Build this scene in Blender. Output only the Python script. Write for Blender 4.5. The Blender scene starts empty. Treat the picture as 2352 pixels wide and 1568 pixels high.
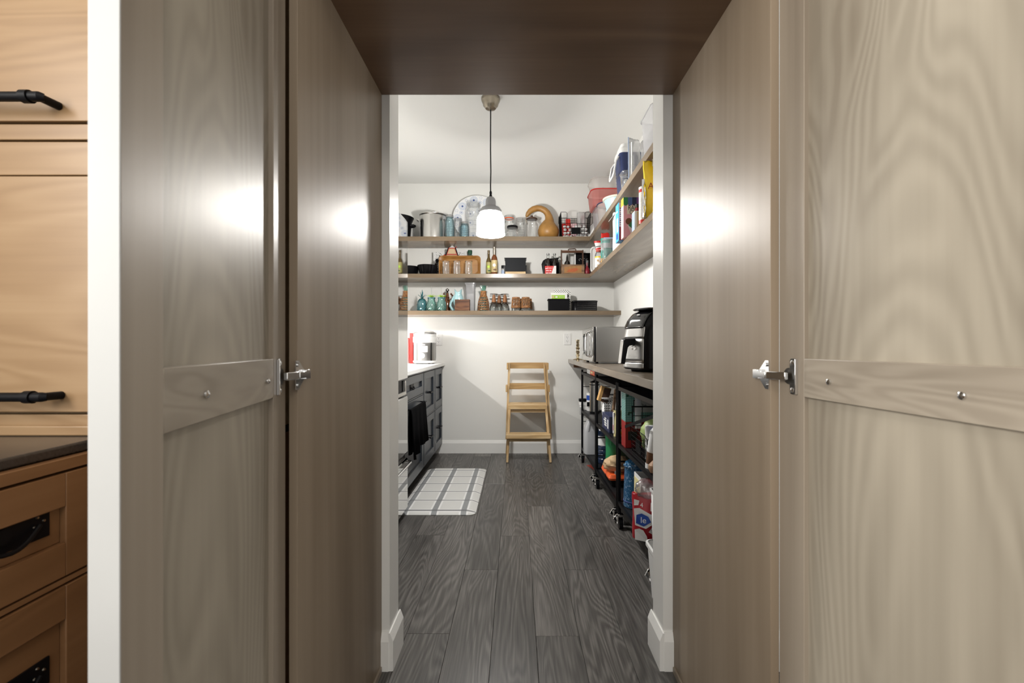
import bpy, bmesh, math, random
from math import sin, cos, pi, radians, atan2, sqrt
from mathutils import Vector, Matrix

random.seed(7)
S = bpy.context.scene
COL = S.collection

# ------------------------------------------------------------------ camera
EYE = 1.09                      # lens height above the floor, metres
FPX = 1045.0                    # focal length in pixels of the 2352 px wide frame (16 mm lens)
cam_d = bpy.data.cameras.new("camera"); cam = bpy.data.objects.new("camera", cam_d); COL.objects.link(cam)
cam.location = (0, 0, EYE); cam.rotation_euler = (pi/2, 0, 0)
cam_d.sensor_width = 36.0; cam_d.lens = 36.0*FPX/2352
cam_d.shift_x = -10/2352; cam_d.shift_y = 10/2352
cam_d.clip_start = 0.02
cam_d.dof.use_dof = True; cam_d.dof.focus_distance = 3.4; cam_d.dof.aperture_fstop = 7.1
S.camera = cam

# ------------------------------------------------------------------ world, lights, exposure
w = bpy.data.worlds.new("world"); S.world = w; w.use_nodes = True
w.node_tree.nodes["Background"].inputs[0].default_value = (1.0, 0.985, 0.96, 1)
w.node_tree.nodes["Background"].inputs[1].default_value = 1.12
S.view_settings.view_transform = 'Standard'; S.view_settings.look = 'None'
S.view_settings.exposure = 0.0; S.view_settings.gamma = 1.0
S.view_settings.use_curve_mapping = False
S.cycles.use_denoising = True
S.cycles.max_bounces = 7; S.cycles.transparent_max_bounces = 14
S.cycles.use_adaptive_sampling = True; S.cycles.adaptive_threshold = 0.02
S.cycles.sample_clamp_indirect = 6.0
S.cycles.caustics_reflective = False; S.cycles.caustics_refractive = False

def area(name, loc, aim, sx, sy, power, col):
    l = bpy.data.lights.new(name, 'AREA'); l.shape = 'RECTANGLE'; l.size = sx; l.size_y = sy; l.energy = power; l.color = col
    o = bpy.data.objects.new(name, l); COL.objects.link(o); o.location = loc
    o.rotation_euler = Vector(aim).to_track_quat('-Z', 'Y').to_euler()
    return o
# daylight of the kitchen window on the left wall, and the kitchen's ceiling light
area("kitchen_window_daylight", (-1.47, -0.55, 1.60), (1, 0.10, -0.05), 1.3, 1.1, 96, (1.0, 0.975, 0.93))
area("kitchen_ceiling_light", (0.2, -1.2, 2.70), (0, 0.05, -1), 0.9, 0.9, 26, (1.0, 0.93, 0.84))

# ------------------------------------------------------------------ layout helpers
def U(px, Y):                   # across, metres, of something seen at column px when it stands Y metres away
    return (px-1186)*Y/FPX
def V(py, Y):                   # height, metres
    return EYE+(794-py)*Y/FPX

# ------------------------------------------------------------------ materials
M = {}
def new_mat(name):
    m = bpy.data.materials.new(name); m.use_nodes = True; M[name] = m
    nt = m.node_tree
    return m, nt, nt.nodes["Principled BSDF"]
def c4(c): return (c[0], c[1], c[2], 1.0)
def mat(name, col, rough=0.5, metal=0.0, spec=0.5, coat=0.0, bump=0.0, bscale=200.0, mottled=0.0, mscale=8.0, alpha=1.0, trans=0.0, emit=0.0, sheen=0.0):
    m, nt, b = new_mat(name)
    b.inputs["Base Color"].default_value = c4(col); b.inputs["Roughness"].default_value = rough
    b.inputs["Metallic"].default_value = metal; b.inputs["Specular IOR Level"].default_value = spec
    b.inputs["Coat Weight"].default_value = coat; b.inputs["Coat Roughness"].default_value = 0.08
    b.inputs["Alpha"].default_value = alpha; b.inputs["Transmission Weight"].default_value = trans
    b.inputs["Sheen Weight"].default_value = sheen
    if emit:
        b.inputs["Emission Color"].default_value = c4(col); b.inputs["Emission Strength"].default_value = emit
    tc = None
    if bump or mottled:
        tc = nt.nodes.new("ShaderNodeTexCoord")
    if mottled:
        n = nt.nodes.new("ShaderNodeTexNoise"); n.inputs["Scale"].default_value = mscale; n.inputs["Detail"].default_value = 4
        nt.links.new(tc.outputs["Object"], n.inputs["Vector"])
        mx = nt.nodes.new("ShaderNodeMix"); mx.data_type = 'RGBA'
        mx.inputs[6].default_value = c4([max(0, v*(1-mottled)) for v in col]); mx.inputs[7].default_value = c4([min(1, v*(1+mottled)) for v in col])
        nt.links.new(n.outputs["Fac"], mx.inputs[0]); nt.links.new(mx.outputs[2], b.inputs["Base Color"])
    if bump:
        n2 = nt.nodes.new("ShaderNodeTexNoise"); n2.inputs["Scale"].default_value = bscale; n2.inputs["Detail"].default_value = 3
        nt.links.new(tc.outputs["Object"], n2.inputs["Vector"])
        bp = nt.nodes.new("ShaderNodeBump"); bp.inputs["Strength"].default_value = bump; bp.inputs["Distance"].default_value = 0.002
        nt.links.new(n2.outputs["Fac"], bp.inputs["Height"]); nt.links.new(bp.outputs["Normal"], b.inputs["Normal"])
    return m

def math_node(nt, op, a, bv=None, c=None):
    n = nt.nodes.new("ShaderNodeMath"); n.operation = op
    for i, val in enumerate((a, bv, c)):
        if val is None: continue
        if isinstance(val, (int, float)): n.inputs[i].default_value = val
        else: nt.links.new(val, n.inputs[i])
    return n.outputs[0]
def mix_col(nt, fac, a, b):
    mx = nt.nodes.new("ShaderNodeMix"); mx.data_type = 'RGBA'
    for idx, val in ((0, fac), (6, a), (7, b)):
        if hasattr(val, "is_linked") or hasattr(val, "links"): nt.links.new(val, mx.inputs[idx])
        elif idx == 0: mx.inputs[0].default_value = val
        else: mx.inputs[idx].default_value = c4(val)
    return mx.outputs[2]
def ramp(nt, fac, stops):
    r = nt.nodes.new("ShaderNodeValToRGB"); e = r.color_ramp.elements
    e[0].position, e[0].color = stops[0][0], c4(stops[0][1])
    e[1].position, e[1].color = stops[-1][0], c4(stops[-1][1])
    for p, c in stops[1:-1]:
        el = e.new(p); el.color = c4(c)
    nt.links.new(fac, r.inputs[0]); return r.outputs[0]

def wood(name, dark, mid, light, grain='Z', rough=0.34, swirl=(3.0, 0.9), rings=9.0, figure=0.5, fibre=0.35, per_object=False, coat=0.0, bump=0.08, pore=(90, 3.0), span=0.32):
    """stained timber: growth-ring contours, blotches and long fibres along the grain axis"""
    m, nt, b = new_mat(name)
    tc = nt.nodes.new("ShaderNodeTexCoord"); src = tc.outputs["Object"]
    if per_object:
        oi = nt.nodes.new("ShaderNodeObjectInfo")
        vm = nt.nodes.new("ShaderNodeVectorMath"); vm.operation = 'MULTIPLY_ADD'
        comb = nt.nodes.new("ShaderNodeCombineXYZ")
        for i in range(3): nt.links.new(oi.outputs["Random"], comb.inputs[i])
        nt.links.new(comb.outputs[0], vm.inputs[0]); vm.inputs[1].default_value = (37, 91, 53); nt.links.new(src, vm.inputs[2]); src = vm.outputs[0]
    ax = 'XYZ'.index(grain)
    def noise(across, along, detail, dist=0.0):
        mp = nt.nodes.new("ShaderNodeMapping"); sc = [across]*3; sc[ax] = along
        mp.inputs["Scale"].default_value = sc
        nt.links.new(src, mp.inputs["Vector"])
        n = nt.nodes.new("ShaderNodeTexNoise"); n.inputs["Scale"].default_value = 1.0
        n.inputs["Detail"].default_value = detail; n.inputs["Distortion"].default_value = dist
        nt.links.new(mp.outputs[0], n.inputs["Vector"]); return n.outputs["Fac"]
    big = noise(swirl[0], swirl[1], 1.5, 0.6)
    ring = math_node(nt, 'SINE', math_node(nt, 'MULTIPLY', big, rings*2*pi))
    ring = math_node(nt, 'MULTIPLY_ADD', ring, 0.5, 0.5)
    blot = noise(swirl[0]*0.9, swirl[1]*0.8, 3)
    fib = noise(pore[0], pore[1], 3)
    f = math_node(nt, 'MULTIPLY', ring, figure)
    f = math_node(nt, 'ADD', f, math_node(nt, 'MULTIPLY', blot, 1.0-figure))
    f = math_node(nt, 'ADD', f, math_node(nt, 'MULTIPLY', math_node(nt, 'SUBTRACT', fib, 0.5), fibre))
    col = ramp(nt, f, [(0.5-span, dark), (0.5, mid), (0.5+span, light)])
    if per_object:
        hv = nt.nodes.new("ShaderNodeHueSaturation")
        nt.links.new(math_node(nt, 'MULTIPLY_ADD', oi.outputs["Random"], 0.34, 0.84), hv.inputs["Value"]); nt.links.new(col, hv.inputs["Color"]); col = hv.outputs[0]
    nt.links.new(col, b.inputs["Base Color"])
    b.inputs["Roughness"].default_value = rough; b.inputs["Coat Weight"].default_value = coat; b.inputs["Coat Roughness"].default_value = 0.15
    b.inputs["Specular IOR Level"].default_value = 0.36
    bp = nt.nodes.new("ShaderNodeBump"); bp.inputs["Strength"].default_value = bump; bp.inputs["Distance"].default_value = 0.001
    nt.links.new(fib, bp.inputs["Height"]); nt.links.new(bp.outputs["Normal"], b.inputs["Normal"])
    return m

def glass(name, tint=(1, 1, 1), gloss=0.05, rough=0.02, body=0.0, bodycol=(0.9, 0.9, 0.9), edge=0.9):
    """thin-walled glass: see-through head on, more reflective towards the rim (Fresnel), optional haze"""
    m, nt, b = new_mat(name)
    nt.nodes.remove(b); out = nt.nodes["Material Output"]
    tr = nt.nodes.new("ShaderNodeBsdfTransparent"); tr.inputs[0].default_value = c4(tint)
    gl = nt.nodes.new("ShaderNodeBsdfGlossy"); gl.inputs["Roughness"].default_value = rough; gl.inputs[0].default_value = (0.95, 0.95, 0.95, 1)
    base = tr.outputs[0]
    if body:
        df = nt.nodes.new("ShaderNodeBsdfDiffuse"); df.inputs[0].default_value = c4(bodycol)
        tl = nt.nodes.new("ShaderNodeBsdfTranslucent"); tl.inputs[0].default_value = c4(bodycol)
        m0 = nt.nodes.new("ShaderNodeMixShader"); m0.inputs[0].default_value = 0.45
        nt.links.new(df.outputs[0], m0.inputs[1]); nt.links.new(tl.outputs[0], m0.inputs[2])
        m1 = nt.nodes.new("ShaderNodeMixShader"); m1.inputs[0].default_value = body
        nt.links.new(tr.outputs[0], m1.inputs[1]); nt.links.new(m0.outputs[0], m1.inputs[2]); base = m1.outputs[0]
    fr = nt.nodes.new("ShaderNodeFresnel"); fr.inputs[0].default_value = 1.5
    fac = math_node(nt, 'MULTIPLY_ADD', fr.outputs[0], edge, gloss)
    m2 = nt.nodes.new("ShaderNodeMixShader"); nt.links.new(fac, m2.inputs[0])
    nt.links.new(base, m2.inputs[1]); nt.links.new(gl.outputs[0], m2.inputs[2]); nt.links.new(m2.outputs[0], out.inputs[0])
    return m

# plain colours
mat("wall_paint", (0.80, 0.80, 0.775), 0.55, bump=0.03, bscale=350)
mat("ceiling_paint", (0.80, 0.80, 0.78), 0.85, bump=0.03, bscale=250)
mat("trim_paint", (0.84, 0.84, 0.82), 0.28)
mat("jamb_paint", (0.78, 0.78, 0.76), 0.3)
wood("cabinet_wood", (0.170, 0.136, 0.103), (0.246, 0.204, 0.158), (0.33, 0.28, 0.222), 'Z', 0.38, (5.0, 0.45), 9.0, 0.05, 0.16, pore=(60, 1.2), span=0.2)
wood("cabinet_side_wood", (0.150, 0.110, 0.072), (0.226, 0.174, 0.122), (0.305, 0.243, 0.178), 'Z', 0.41, (4.2, 0.40), 9.0, 0.04, 0.20, pore=(45, 0.8), span=0.22)
wood("cabinet_panel_wood", (0.198, 0.166, 0.126), (0.280, 0.245, 0.192), (0.365, 0.322, 0.256), 'Z', 0.40, (4.6, 1.0), 22.0, 0.10, 0.14, pore=(60, 1.5), span=0.2)
wood("cabinet_rail_wood", (0.22, 0.184, 0.143), (0.283, 0.242, 0.192), (0.338, 0.293, 0.234), 'Y', 0.36, (14, 1.8), 10.0, 0.25, 0.2)
wood("kitchen_wood_lit", (0.17, 0.098, 0.047), (0.23, 0.142, 0.071), (0.30, 0.20, 0.11), 'X', 0.38, (5, 0.9), 14.0, 0.15, 0.2)  # kitchen timber of the hutch, colour lightened as its brightly lit face
wood("kitchen_wood_shaded", (0.135, 0.066, 0.028), (0.185, 0.094, 0.042), (0.25, 0.138, 0.068), 'Y', 0.38, (5, 0.9), 14.0, 0.15, 0.2)  # same timber on the base cabinet, shade put into a darker colour
wood("shelf_wood", (0.130, 0.092, 0.058), (0.182, 0.133, 0.086), (0.24, 0.18, 0.121), 'X', 0.25, (5, 1.0), 5.0, 0.2, 0.25)
wood("shelf_wood_side", (0.134, 0.098, 0.065), (0.188, 0.141, 0.096), (0.248, 0.19, 0.133), 'Y', 0.25, (5, 1.0), 5.0, 0.2, 0.25)
wood("counter_wood", (0.135, 0.108, 0.080), (0.185, 0.150, 0.114), (0.245, 0.203, 0.158), 'Y', 0.2, (5, 1.0), 5.0, 0.3, 0.25)
wood("plank_wood", (0.040, 0.0375, 0.035), (0.084, 0.079, 0.0735), (0.160, 0.151, 0.141), 'Y', 0.36, (6.5, 0.9), 22.0, 0.26, 0.80, per_object=True, bump=0.25, pore=(150, 5))
wood("pine", (0.42, 0.27, 0.12), (0.56, 0.39, 0.20), (0.66, 0.49, 0.28), 'X', 0.5, (8, 2), 4.0, 0.4, 0.3)
wood("pine_upright", (0.40, 0.25, 0.11), (0.53, 0.36, 0.18), (0.63, 0.46, 0.26), 'Z', 0.5, (8, 2), 4.0, 0.4, 0.3)
wood("plywood", (0.36, 0.21, 0.085), (0.47, 0.30, 0.13), (0.56, 0.38, 0.18), 'X', 0.5, (8, 2), 4.0, 0.3, 0.3)
wood("bamboo_board", (0.21, 0.088, 0.018), (0.31, 0.145, 0.036), (0.39, 0.20, 0.06), 'X', 0.35, (8, 2), 6.0, 0.3, 0.3)
wood("walnut", (0.05, 0.019, 0.008), (0.10, 0.038, 0.016), (0.16, 0.07, 0.03), 'X', 0.45, (14, 3), 5.0, 0.4, 0.4)
wood("crate_wood", (0.10, 0.055, 0.03), (0.17, 0.10, 0.055), (0.26, 0.16, 0.09), 'X', 0.6, (14, 3), 5.0, 0.4, 0.4)
wood("wicker", (0.12, 0.045, 0.014), (0.26, 0.11, 0.035), (0.40, 0.20, 0.075), 'X', 0.6, (120, 90), 2.0, 0.6, 0.6)
mat("white_or_lit_edge", (0.40, 0.40, 0.39), 0.5, mottled=0.06, mscale=9)  # door edge colour: glare on the wood painted in as off-white
mat("navy_paint", (0.028, 0.034, 0.043), 0.3)
mat("toe_black", (0.006, 0.006, 0.007), 0.6, spec=0.1)
mat("quartz", (0.83, 0.83, 0.82), 0.16, mottled=0.03, mscale=60)
mat("granite", (0.030, 0.027, 0.026), 0.22, mottled=0.5, mscale=220)
mat("black_iron", (0.004, 0.004, 0.005), 0.4, spec=0.12)
mat("black_plastic", (0.004, 0.004, 0.005), 0.32, spec=0.16)
mat("black_gloss", (0.008, 0.008, 0.009), 0.08, coat=0.6)
mat("black_matte", (0.005, 0.005, 0.006), 0.6, spec=0.08)
mat("slate_shelf", (0.010, 0.010, 0.011), 0.4, spec=0.25, mottled=0.3, mscale=30)
mat("stainless", (0.60, 0.59, 0.57), 0.22, 1.0)
mat("brushed_steel", (0.36, 0.355, 0.345), 0.33, 1.0, bump=0.05, bscale=300)
mat("fridge_steel", (0.66, 0.655, 0.645), 0.035, 1.0)
mat("chrome", (0.78, 0.78, 0.78), 0.12, 1.0)
mat("dark_chrome", (0.16, 0.155, 0.145), 0.28, 1.0)
mat("nickel", (0.32, 0.28, 0.225), 0.3, 1.0)
mat("grey_metal", (0.36, 0.36, 0.37), 0.45, 0.6)
mat("brass", (0.68, 0.585, 0.42), 0.16, 1.0)
mat("zinc", (0.40, 0.40, 0.40), 0.4, 0.9)
mat("cord", (0.015, 0.015, 0.015), 0.6)
mat("white_plastic", (0.78, 0.78, 0.77), 0.35)
mat("white_gloss", (0.84, 0.84, 0.83), 0.12, coat=0.4)
mat("cream_plastic", (0.72, 0.68, 0.55), 0.4)
mat("paper_white", (0.76, 0.76, 0.75), 0.75)
mat("paper_grey", (0.45, 0.45, 0.45), 0.7)
mat("towel_black", (0.006, 0.006, 0.0065), 0.95, spec=0.02, bump=0.6, bscale=400)
mat("gourd_skin", (0.34, 0.172, 0.042), 0.42, mottled=0.34, mscale=22, bump=0.15, bscale=60)
mat("stem_brown", (0.22, 0.15, 0.08), 0.8)
mat("red", (0.52, 0.02, 0.015), 0.4)
mat("dark_red", (0.22, 0.012, 0.022), 0.4)
mat("orange", (0.80, 0.12, 0.025), 0.4)
mat("pink", (0.72, 0.38, 0.43), 0.4)
mat("pale_pink", (0.80, 0.55, 0.58), 0.4)
mat("sky_blue", (0.06, 0.36, 0.78), 0.35)
mat("navy", (0.018, 0.028, 0.085), 0.35)
mat("cooler_blue", (0.013, 0.024, 0.085), 0.38)
mat("royal_blue", (0.02, 0.07, 0.34), 0.35)
mat("yellow", (0.80, 0.58, 0.02), 0.32, mottled=0.15, mscale=18)
mat("pale_yellow", (0.80, 0.72, 0.36), 0.45)
mat("green", (0.018, 0.21, 0.075), 0.5)
mat("dark_green", (0.008, 0.06, 0.028), 0.6)
mat("lime", (0.30, 0.55, 0.04), 0.4)
mat("pale_leaf", (0.36, 0.47, 0.17), 0.45, mottled=0.35, mscale=25)
mat("bag_red", (0.40, 0.012, 0.022), 0.35)
mat("gift_red", (0.27, 0.006, 0.006), 0.45)
wood("teak", (0.13, 0.05, 0.018), (0.23, 0.095, 0.035), (0.33, 0.155, 0.065), 'Z', 0.5, (60, 8), 3.0, 0.4, 0.4)
mat("leaf_lime", (0.42, 0.72, 0.04), 0.45)
mat("teal", (0.03, 0.36, 0.29), 0.4)
mat("purple", (0.16, 0.06, 0.26), 0.6)
mat("tan_bag", (0.52, 0.36, 0.20), 0.7, bump=0.3, bscale=30)
mat("cardboard", (0.56, 0.33, 0.12), 0.7)
mat("old_paper", (0.30, 0.145, 0.045), 0.7, mottled=0.3, mscale=40)
mat("rust", (0.36, 0.085, 0.02), 0.6, mottled=0.3, mscale=60)
mat("brown_dark", (0.06, 0.026, 0.012), 0.6)
mat("brown", (0.13, 0.055, 0.022), 0.5)
mat("skin_brown", (0.42, 0.25, 0.15), 0.25)
mat("amber", (0.14, 0.038, 0.007), 0.1, coat=0.6)
mat("olive_oil", (0.085, 0.05, 0.008), 0.1, coat=0.6)
mat("label_cream", (0.50, 0.40, 0.20), 0.5, mottled=0.45, mscale=60)
mat("label_green", (0.36, 0.33, 0.12), 0.5, mottled=0.45, mscale=70)
mat("celadon", (0.36, 0.57, 0.61), 0.15, coat=0.5)
mat("light_blue_plastic", (0.40, 0.68, 0.82), 0.3)
mat("grey_text", (0.20, 0.20, 0.21), 0.6)
mat("ink_black", (0.012, 0.012, 0.012), 0.6)
mat("ink_blue", (0.03, 0.06, 0.22), 0.6)
mat("silver_foil", (0.75, 0.75, 0.76), 0.16, 1.0)
mat("ceramic_white", (0.80, 0.81, 0.82), 0.18)
mat("plate_blue", (0.075, 0.13, 0.33), 0.3)
mat("plate_pale", (0.33, 0.42, 0.60), 0.3)
mat("tartan_red", (0.40, 0.05, 0.03), 0.6)
mat("tan", (0.56, 0.42, 0.25), 0.7)
glass("clear_glass", (0.965, 0.985, 0.98), 0.035)
glass("jar_glass", (0.985, 0.99, 0.99), 0.08, 0.05, body=0.10, bodycol=(0.9, 0.92, 0.93), edge=0.6)
glass("aqua_glass", (0.72, 0.88, 0.92), 0.06, 0.04, body=0.20, bodycol=(0.45, 0.72, 0.80))
glass("teal_glass", (0.30, 0.64, 0.68), 0.08, 0.05, body=0.45, bodycol=(0.11, 0.42, 0.48))
glass("green_glass", (0.42, 0.68, 0.58), 0.05, 0.03, body=0.2, bodycol=(0.25, 0.5, 0.42))
glass("sea_glass", (0.55, 0.80, 0.74), 0.08, 0.05, body=0.38, bodycol=(0.30, 0.60, 0.53))
glass("dark_cola", (0.10, 0.06, 0.045), 0.05, 0.03, body=0.8, bodycol=(0.012, 0.008, 0.006))
glass("frosted_plastic", (0.82, 0.82, 0.84), 0.03, 0.2, body=0.42, bodycol=(0.76, 0.76, 0.78), edge=0.4)
glass("clear_plastic", (0.93, 0.94, 0.95), 0.05, 0.08, body=0.12, bodycol=(0.85, 0.87, 0.9), edge=0.8)
glass("clear_tub", (0.93, 0.90, 0.88), 0.02, 0.15, body=0.40, bodycol=(0.78, 0.74, 0.72), edge=0.35)
glass("pink_tub", (0.86, 0.42, 0.38), 0.02, 0.15, body=0.62, bodycol=(0.70, 0.28, 0.26), edge=0.35)
glass("blue_bottle_plastic", (0.10, 0.16, 0.30), 0.06, 0.1, body=0.7, bodycol=(0.035, 0.07, 0.17), edge=0.6)
glass("bag_film", (0.95, 0.95, 0.95), 0.14, 0.12, body=0.30, bodycol=(0.85, 0.85, 0.87), edge=0.7)
glass("milky_film", (0.93, 0.93, 0.93), 0.12, 0.15, body=0.55, bodycol=(0.86, 0.86, 0.87), edge=0.6)
glass("jug_plastic", (0.8, 0.8, 0.8), 0.02, 0.25, body=0.88, bodycol=(0.74, 0.75, 0.77), edge=0.3)

def enamel():
    m, nt, b = new_mat("speckled_enamel")
    tc = nt.nodes.new("ShaderNodeTexCoord"); n = nt.nodes.new("ShaderNodeTexNoise")
    n.inputs["Scale"].default_value = 70; n.inputs["Detail"].default_value = 2; n.inputs["Distortion"].default_value = 1.2
    nt.links.new(tc.outputs["Object"], n.inputs["Vector"])
    nt.links.new(ramp(nt, n.outputs["Fac"], [(0.5, (0.020, 0.085, 0.18)), (0.60, (0.035, 0.13, 0.26)), (0.68, (0.42, 0.52, 0.60))]), b.inputs["Base Color"])
    b.inputs["Roughness"].default_value = 0.2
enamel()
def polka():
    m, nt, b = new_mat("polka_teal")
    tc = nt.nodes.new("ShaderNodeTexCoord"); v = nt.nodes.new("ShaderNodeTexVoronoi"); v.inputs["Scale"].default_value = 100; v.inputs["Randomness"].default_value = 0.0
    nt.links.new(tc.outputs["Object"], v.inputs["Vector"])
    nt.links.new(ramp(nt, v.outputs["Distance"], [(0.0, (0.55, 0.65, 0.62)), (0.20, (0.55, 0.65, 0.62)), (0.24, (0.07, 0.22, 0.20)), (1.0, (0.07, 0.22, 0.20))]), b.inputs["Base Color"])
    b.inputs["Roughness"].default_value = 0.55
polka()
def crumple(w, d, h, seed=0, amp=0.16, seg=16, rows=9):
    """crushed paper or cloth: a flattened ball with creases"""
    rnd = random.Random(seed); ph = [rnd.uniform(0, 6.28) for _ in range(9)]; mb = MB(); rings = []
    for i in range(rows+1):
        u = -pi/2+pi*i/rows; ring = []
        for j in range(seg):
            a = 2*pi*j/seg
            k = 1+amp*(sin(3*a+ph[0]+2*u)+0.7*sin(5*a-ph[1]+4*u)+0.6*sin(7*u+ph[2]+2*a))*0.5+rnd.uniform(-amp, amp)*0.35
            c = max(cos(u), 0.03)
            ring.append((w/2*c*cos(a)*k, d/2*c*sin(a)*k, max(0.0, h/2+h/2*sin(u)*(1+0.3*(k-1)))))
        rings.append(ring)
    mb.angle = 62
    return mb.loft(rings)
def perforated(name, base, dot, scale):
    m, nt, b = new_mat(name)
    tc = nt.nodes.new("ShaderNodeTexCoord"); mp = nt.nodes.new("ShaderNodeMapping"); mp.inputs["Rotation"].default_value = (0, radians(45), 0)
    v = nt.nodes.new("ShaderNodeTexVoronoi"); v.inputs["Scale"].default_value = scale; v.inputs["Randomness"].default_value = 0.0
    nt.links.new(tc.outputs["Object"], mp.inputs[0]); nt.links.new(mp.outputs[0], v.inputs["Vector"])
    nt.links.new(ramp(nt, v.outputs["Distance"], [(0.0, dot), (0.3, dot), (0.36, base), (1.0, base)]), b.inputs["Base Color"])
    b.inputs["Roughness"].default_value = 0.45; b.inputs["Specular IOR Level"].default_value = 0.08
perforated("black_perforated", (0.007, 0.008, 0.010), (0.030, 0.035, 0.044), 62)
perforated("dotted_paper", (0.76, 0.76, 0.74), (0.03, 0.03, 0.03), 65)
def floral_print():
    m, nt, b = new_mat("floral_print")
    tc = nt.nodes.new("ShaderNodeTexCoord"); n = nt.nodes.new("ShaderNodeTexNoise"); n.inputs["Scale"].default_value = 42; n.inputs["Detail"].default_value = 3; n.inputs["Distortion"].default_value = 1.6
    nt.links.new(tc.outputs["Object"], n.inputs["Vector"])
    nt.links.new(ramp(nt, n.outputs["Fac"], [(0.42, (0.03, 0.03, 0.03)), (0.47, (0.72, 0.72, 0.71)), (1.0, (0.75, 0.75, 0.74))]), b.inputs["Base Color"])
floral_print()
def mat_plaid():
    """white kitchen mat with grey plaid: wide bands lengthways, narrow bands across"""
    m, nt, b = new_mat("plaid")
    tc = nt.nodes.new("ShaderNodeTexCoord"); sp = nt.nodes.new("ShaderNodeSeparateXYZ"); nt.links.new(tc.outputs["Object"], sp.inputs[0])
    def band(sock, origin, pitch, half):
        d = math_node(nt, 'PINGPONG', math_node(nt, 'SUBTRACT', sock, origin), pitch/2)
        return math_node(nt, 'LESS_THAN', d, half)
    a = band(sp.outputs[0], -0.533, 0.191, 0.0175); a2 = band(sp.outputs[0], -0.533, 0.191, 0.030)
    c = band(sp.outputs[1], 3.157, 0.190, 0.0085); c2 = band(sp.outputs[1], 3.157, 0.190, 0.018)
    base = mix_col(nt, math_node(nt, 'MAXIMUM', a2, c2), (0.62, 0.62, 0.60), (0.76, 0.76, 0.75))
    col = mix_col(nt, a, base, (0.26, 0.27, 0.275))
    n = nt.nodes.new("ShaderNodeTexNoise"); n.inputs["Scale"].default_value = 500; nt.links.new(tc.outputs["Object"], n.inputs["Vector"])
    cfac = math_node(nt, 'MULTIPLY', c, math_node(nt, 'MULTIPLY_ADD', n.outputs["Fac"], 0.5, 0.55))
    col = mix_col(nt, cfac, col, (0.13, 0.135, 0.14))
    nt.links.new(col, b.inputs["Base Color"]); b.inputs["Roughness"].default_value = 0.5
mat_plaid()
def shade():
    """lit milk-white ribbed glass: passes the bulb's light and glows"""
    m, nt, b = new_mat("lit_shade"); nt.nodes.remove(b); out = nt.nodes["Material Output"]
    tr = nt.nodes.new("ShaderNodeBsdfTransparent"); tr.inputs[0].default_value = (1, 0.985, 0.96, 1)
    em = nt.nodes.new("ShaderNodeEmission"); em.inputs[0].default_value = (1.0, 0.975, 0.94, 1); em.inputs[1].default_value = 110.0
    mx = nt.nodes.new("ShaderNodeMixShader"); mx.inputs[0].default_value = 0.30
    nt.links.new(tr.outputs[0], mx.inputs[1]); nt.links.new(em.outputs[0], mx.inputs[2]); nt.links.new(mx.outputs[0], out.inputs[0])
shade()
def bulb_glow():
    m, nt, b = new_mat("bulb_glow"); nt.nodes.remove(b); out = nt.nodes["Material Output"]
    tr_ = nt.nodes.new("ShaderNodeBsdfTransparent"); em = nt.nodes.new("ShaderNodeEmission"); em.inputs[0].default_value = (1.0, 0.97, 0.93, 1); em.inputs[1].default_value = 30.0
    mx = nt.nodes.new("ShaderNodeMixShader"); mx.inputs[0].default_value = 0.3
    nt.links.new(tr_.outputs[0], mx.inputs[1]); nt.links.new(em.outputs[0], mx.inputs[2]); nt.links.new(mx.outputs[0], out.inputs[0])
bulb_glow()
mat("led_glow", (1.0, 0.97, 0.93), 0.3, emit=6)

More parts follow.
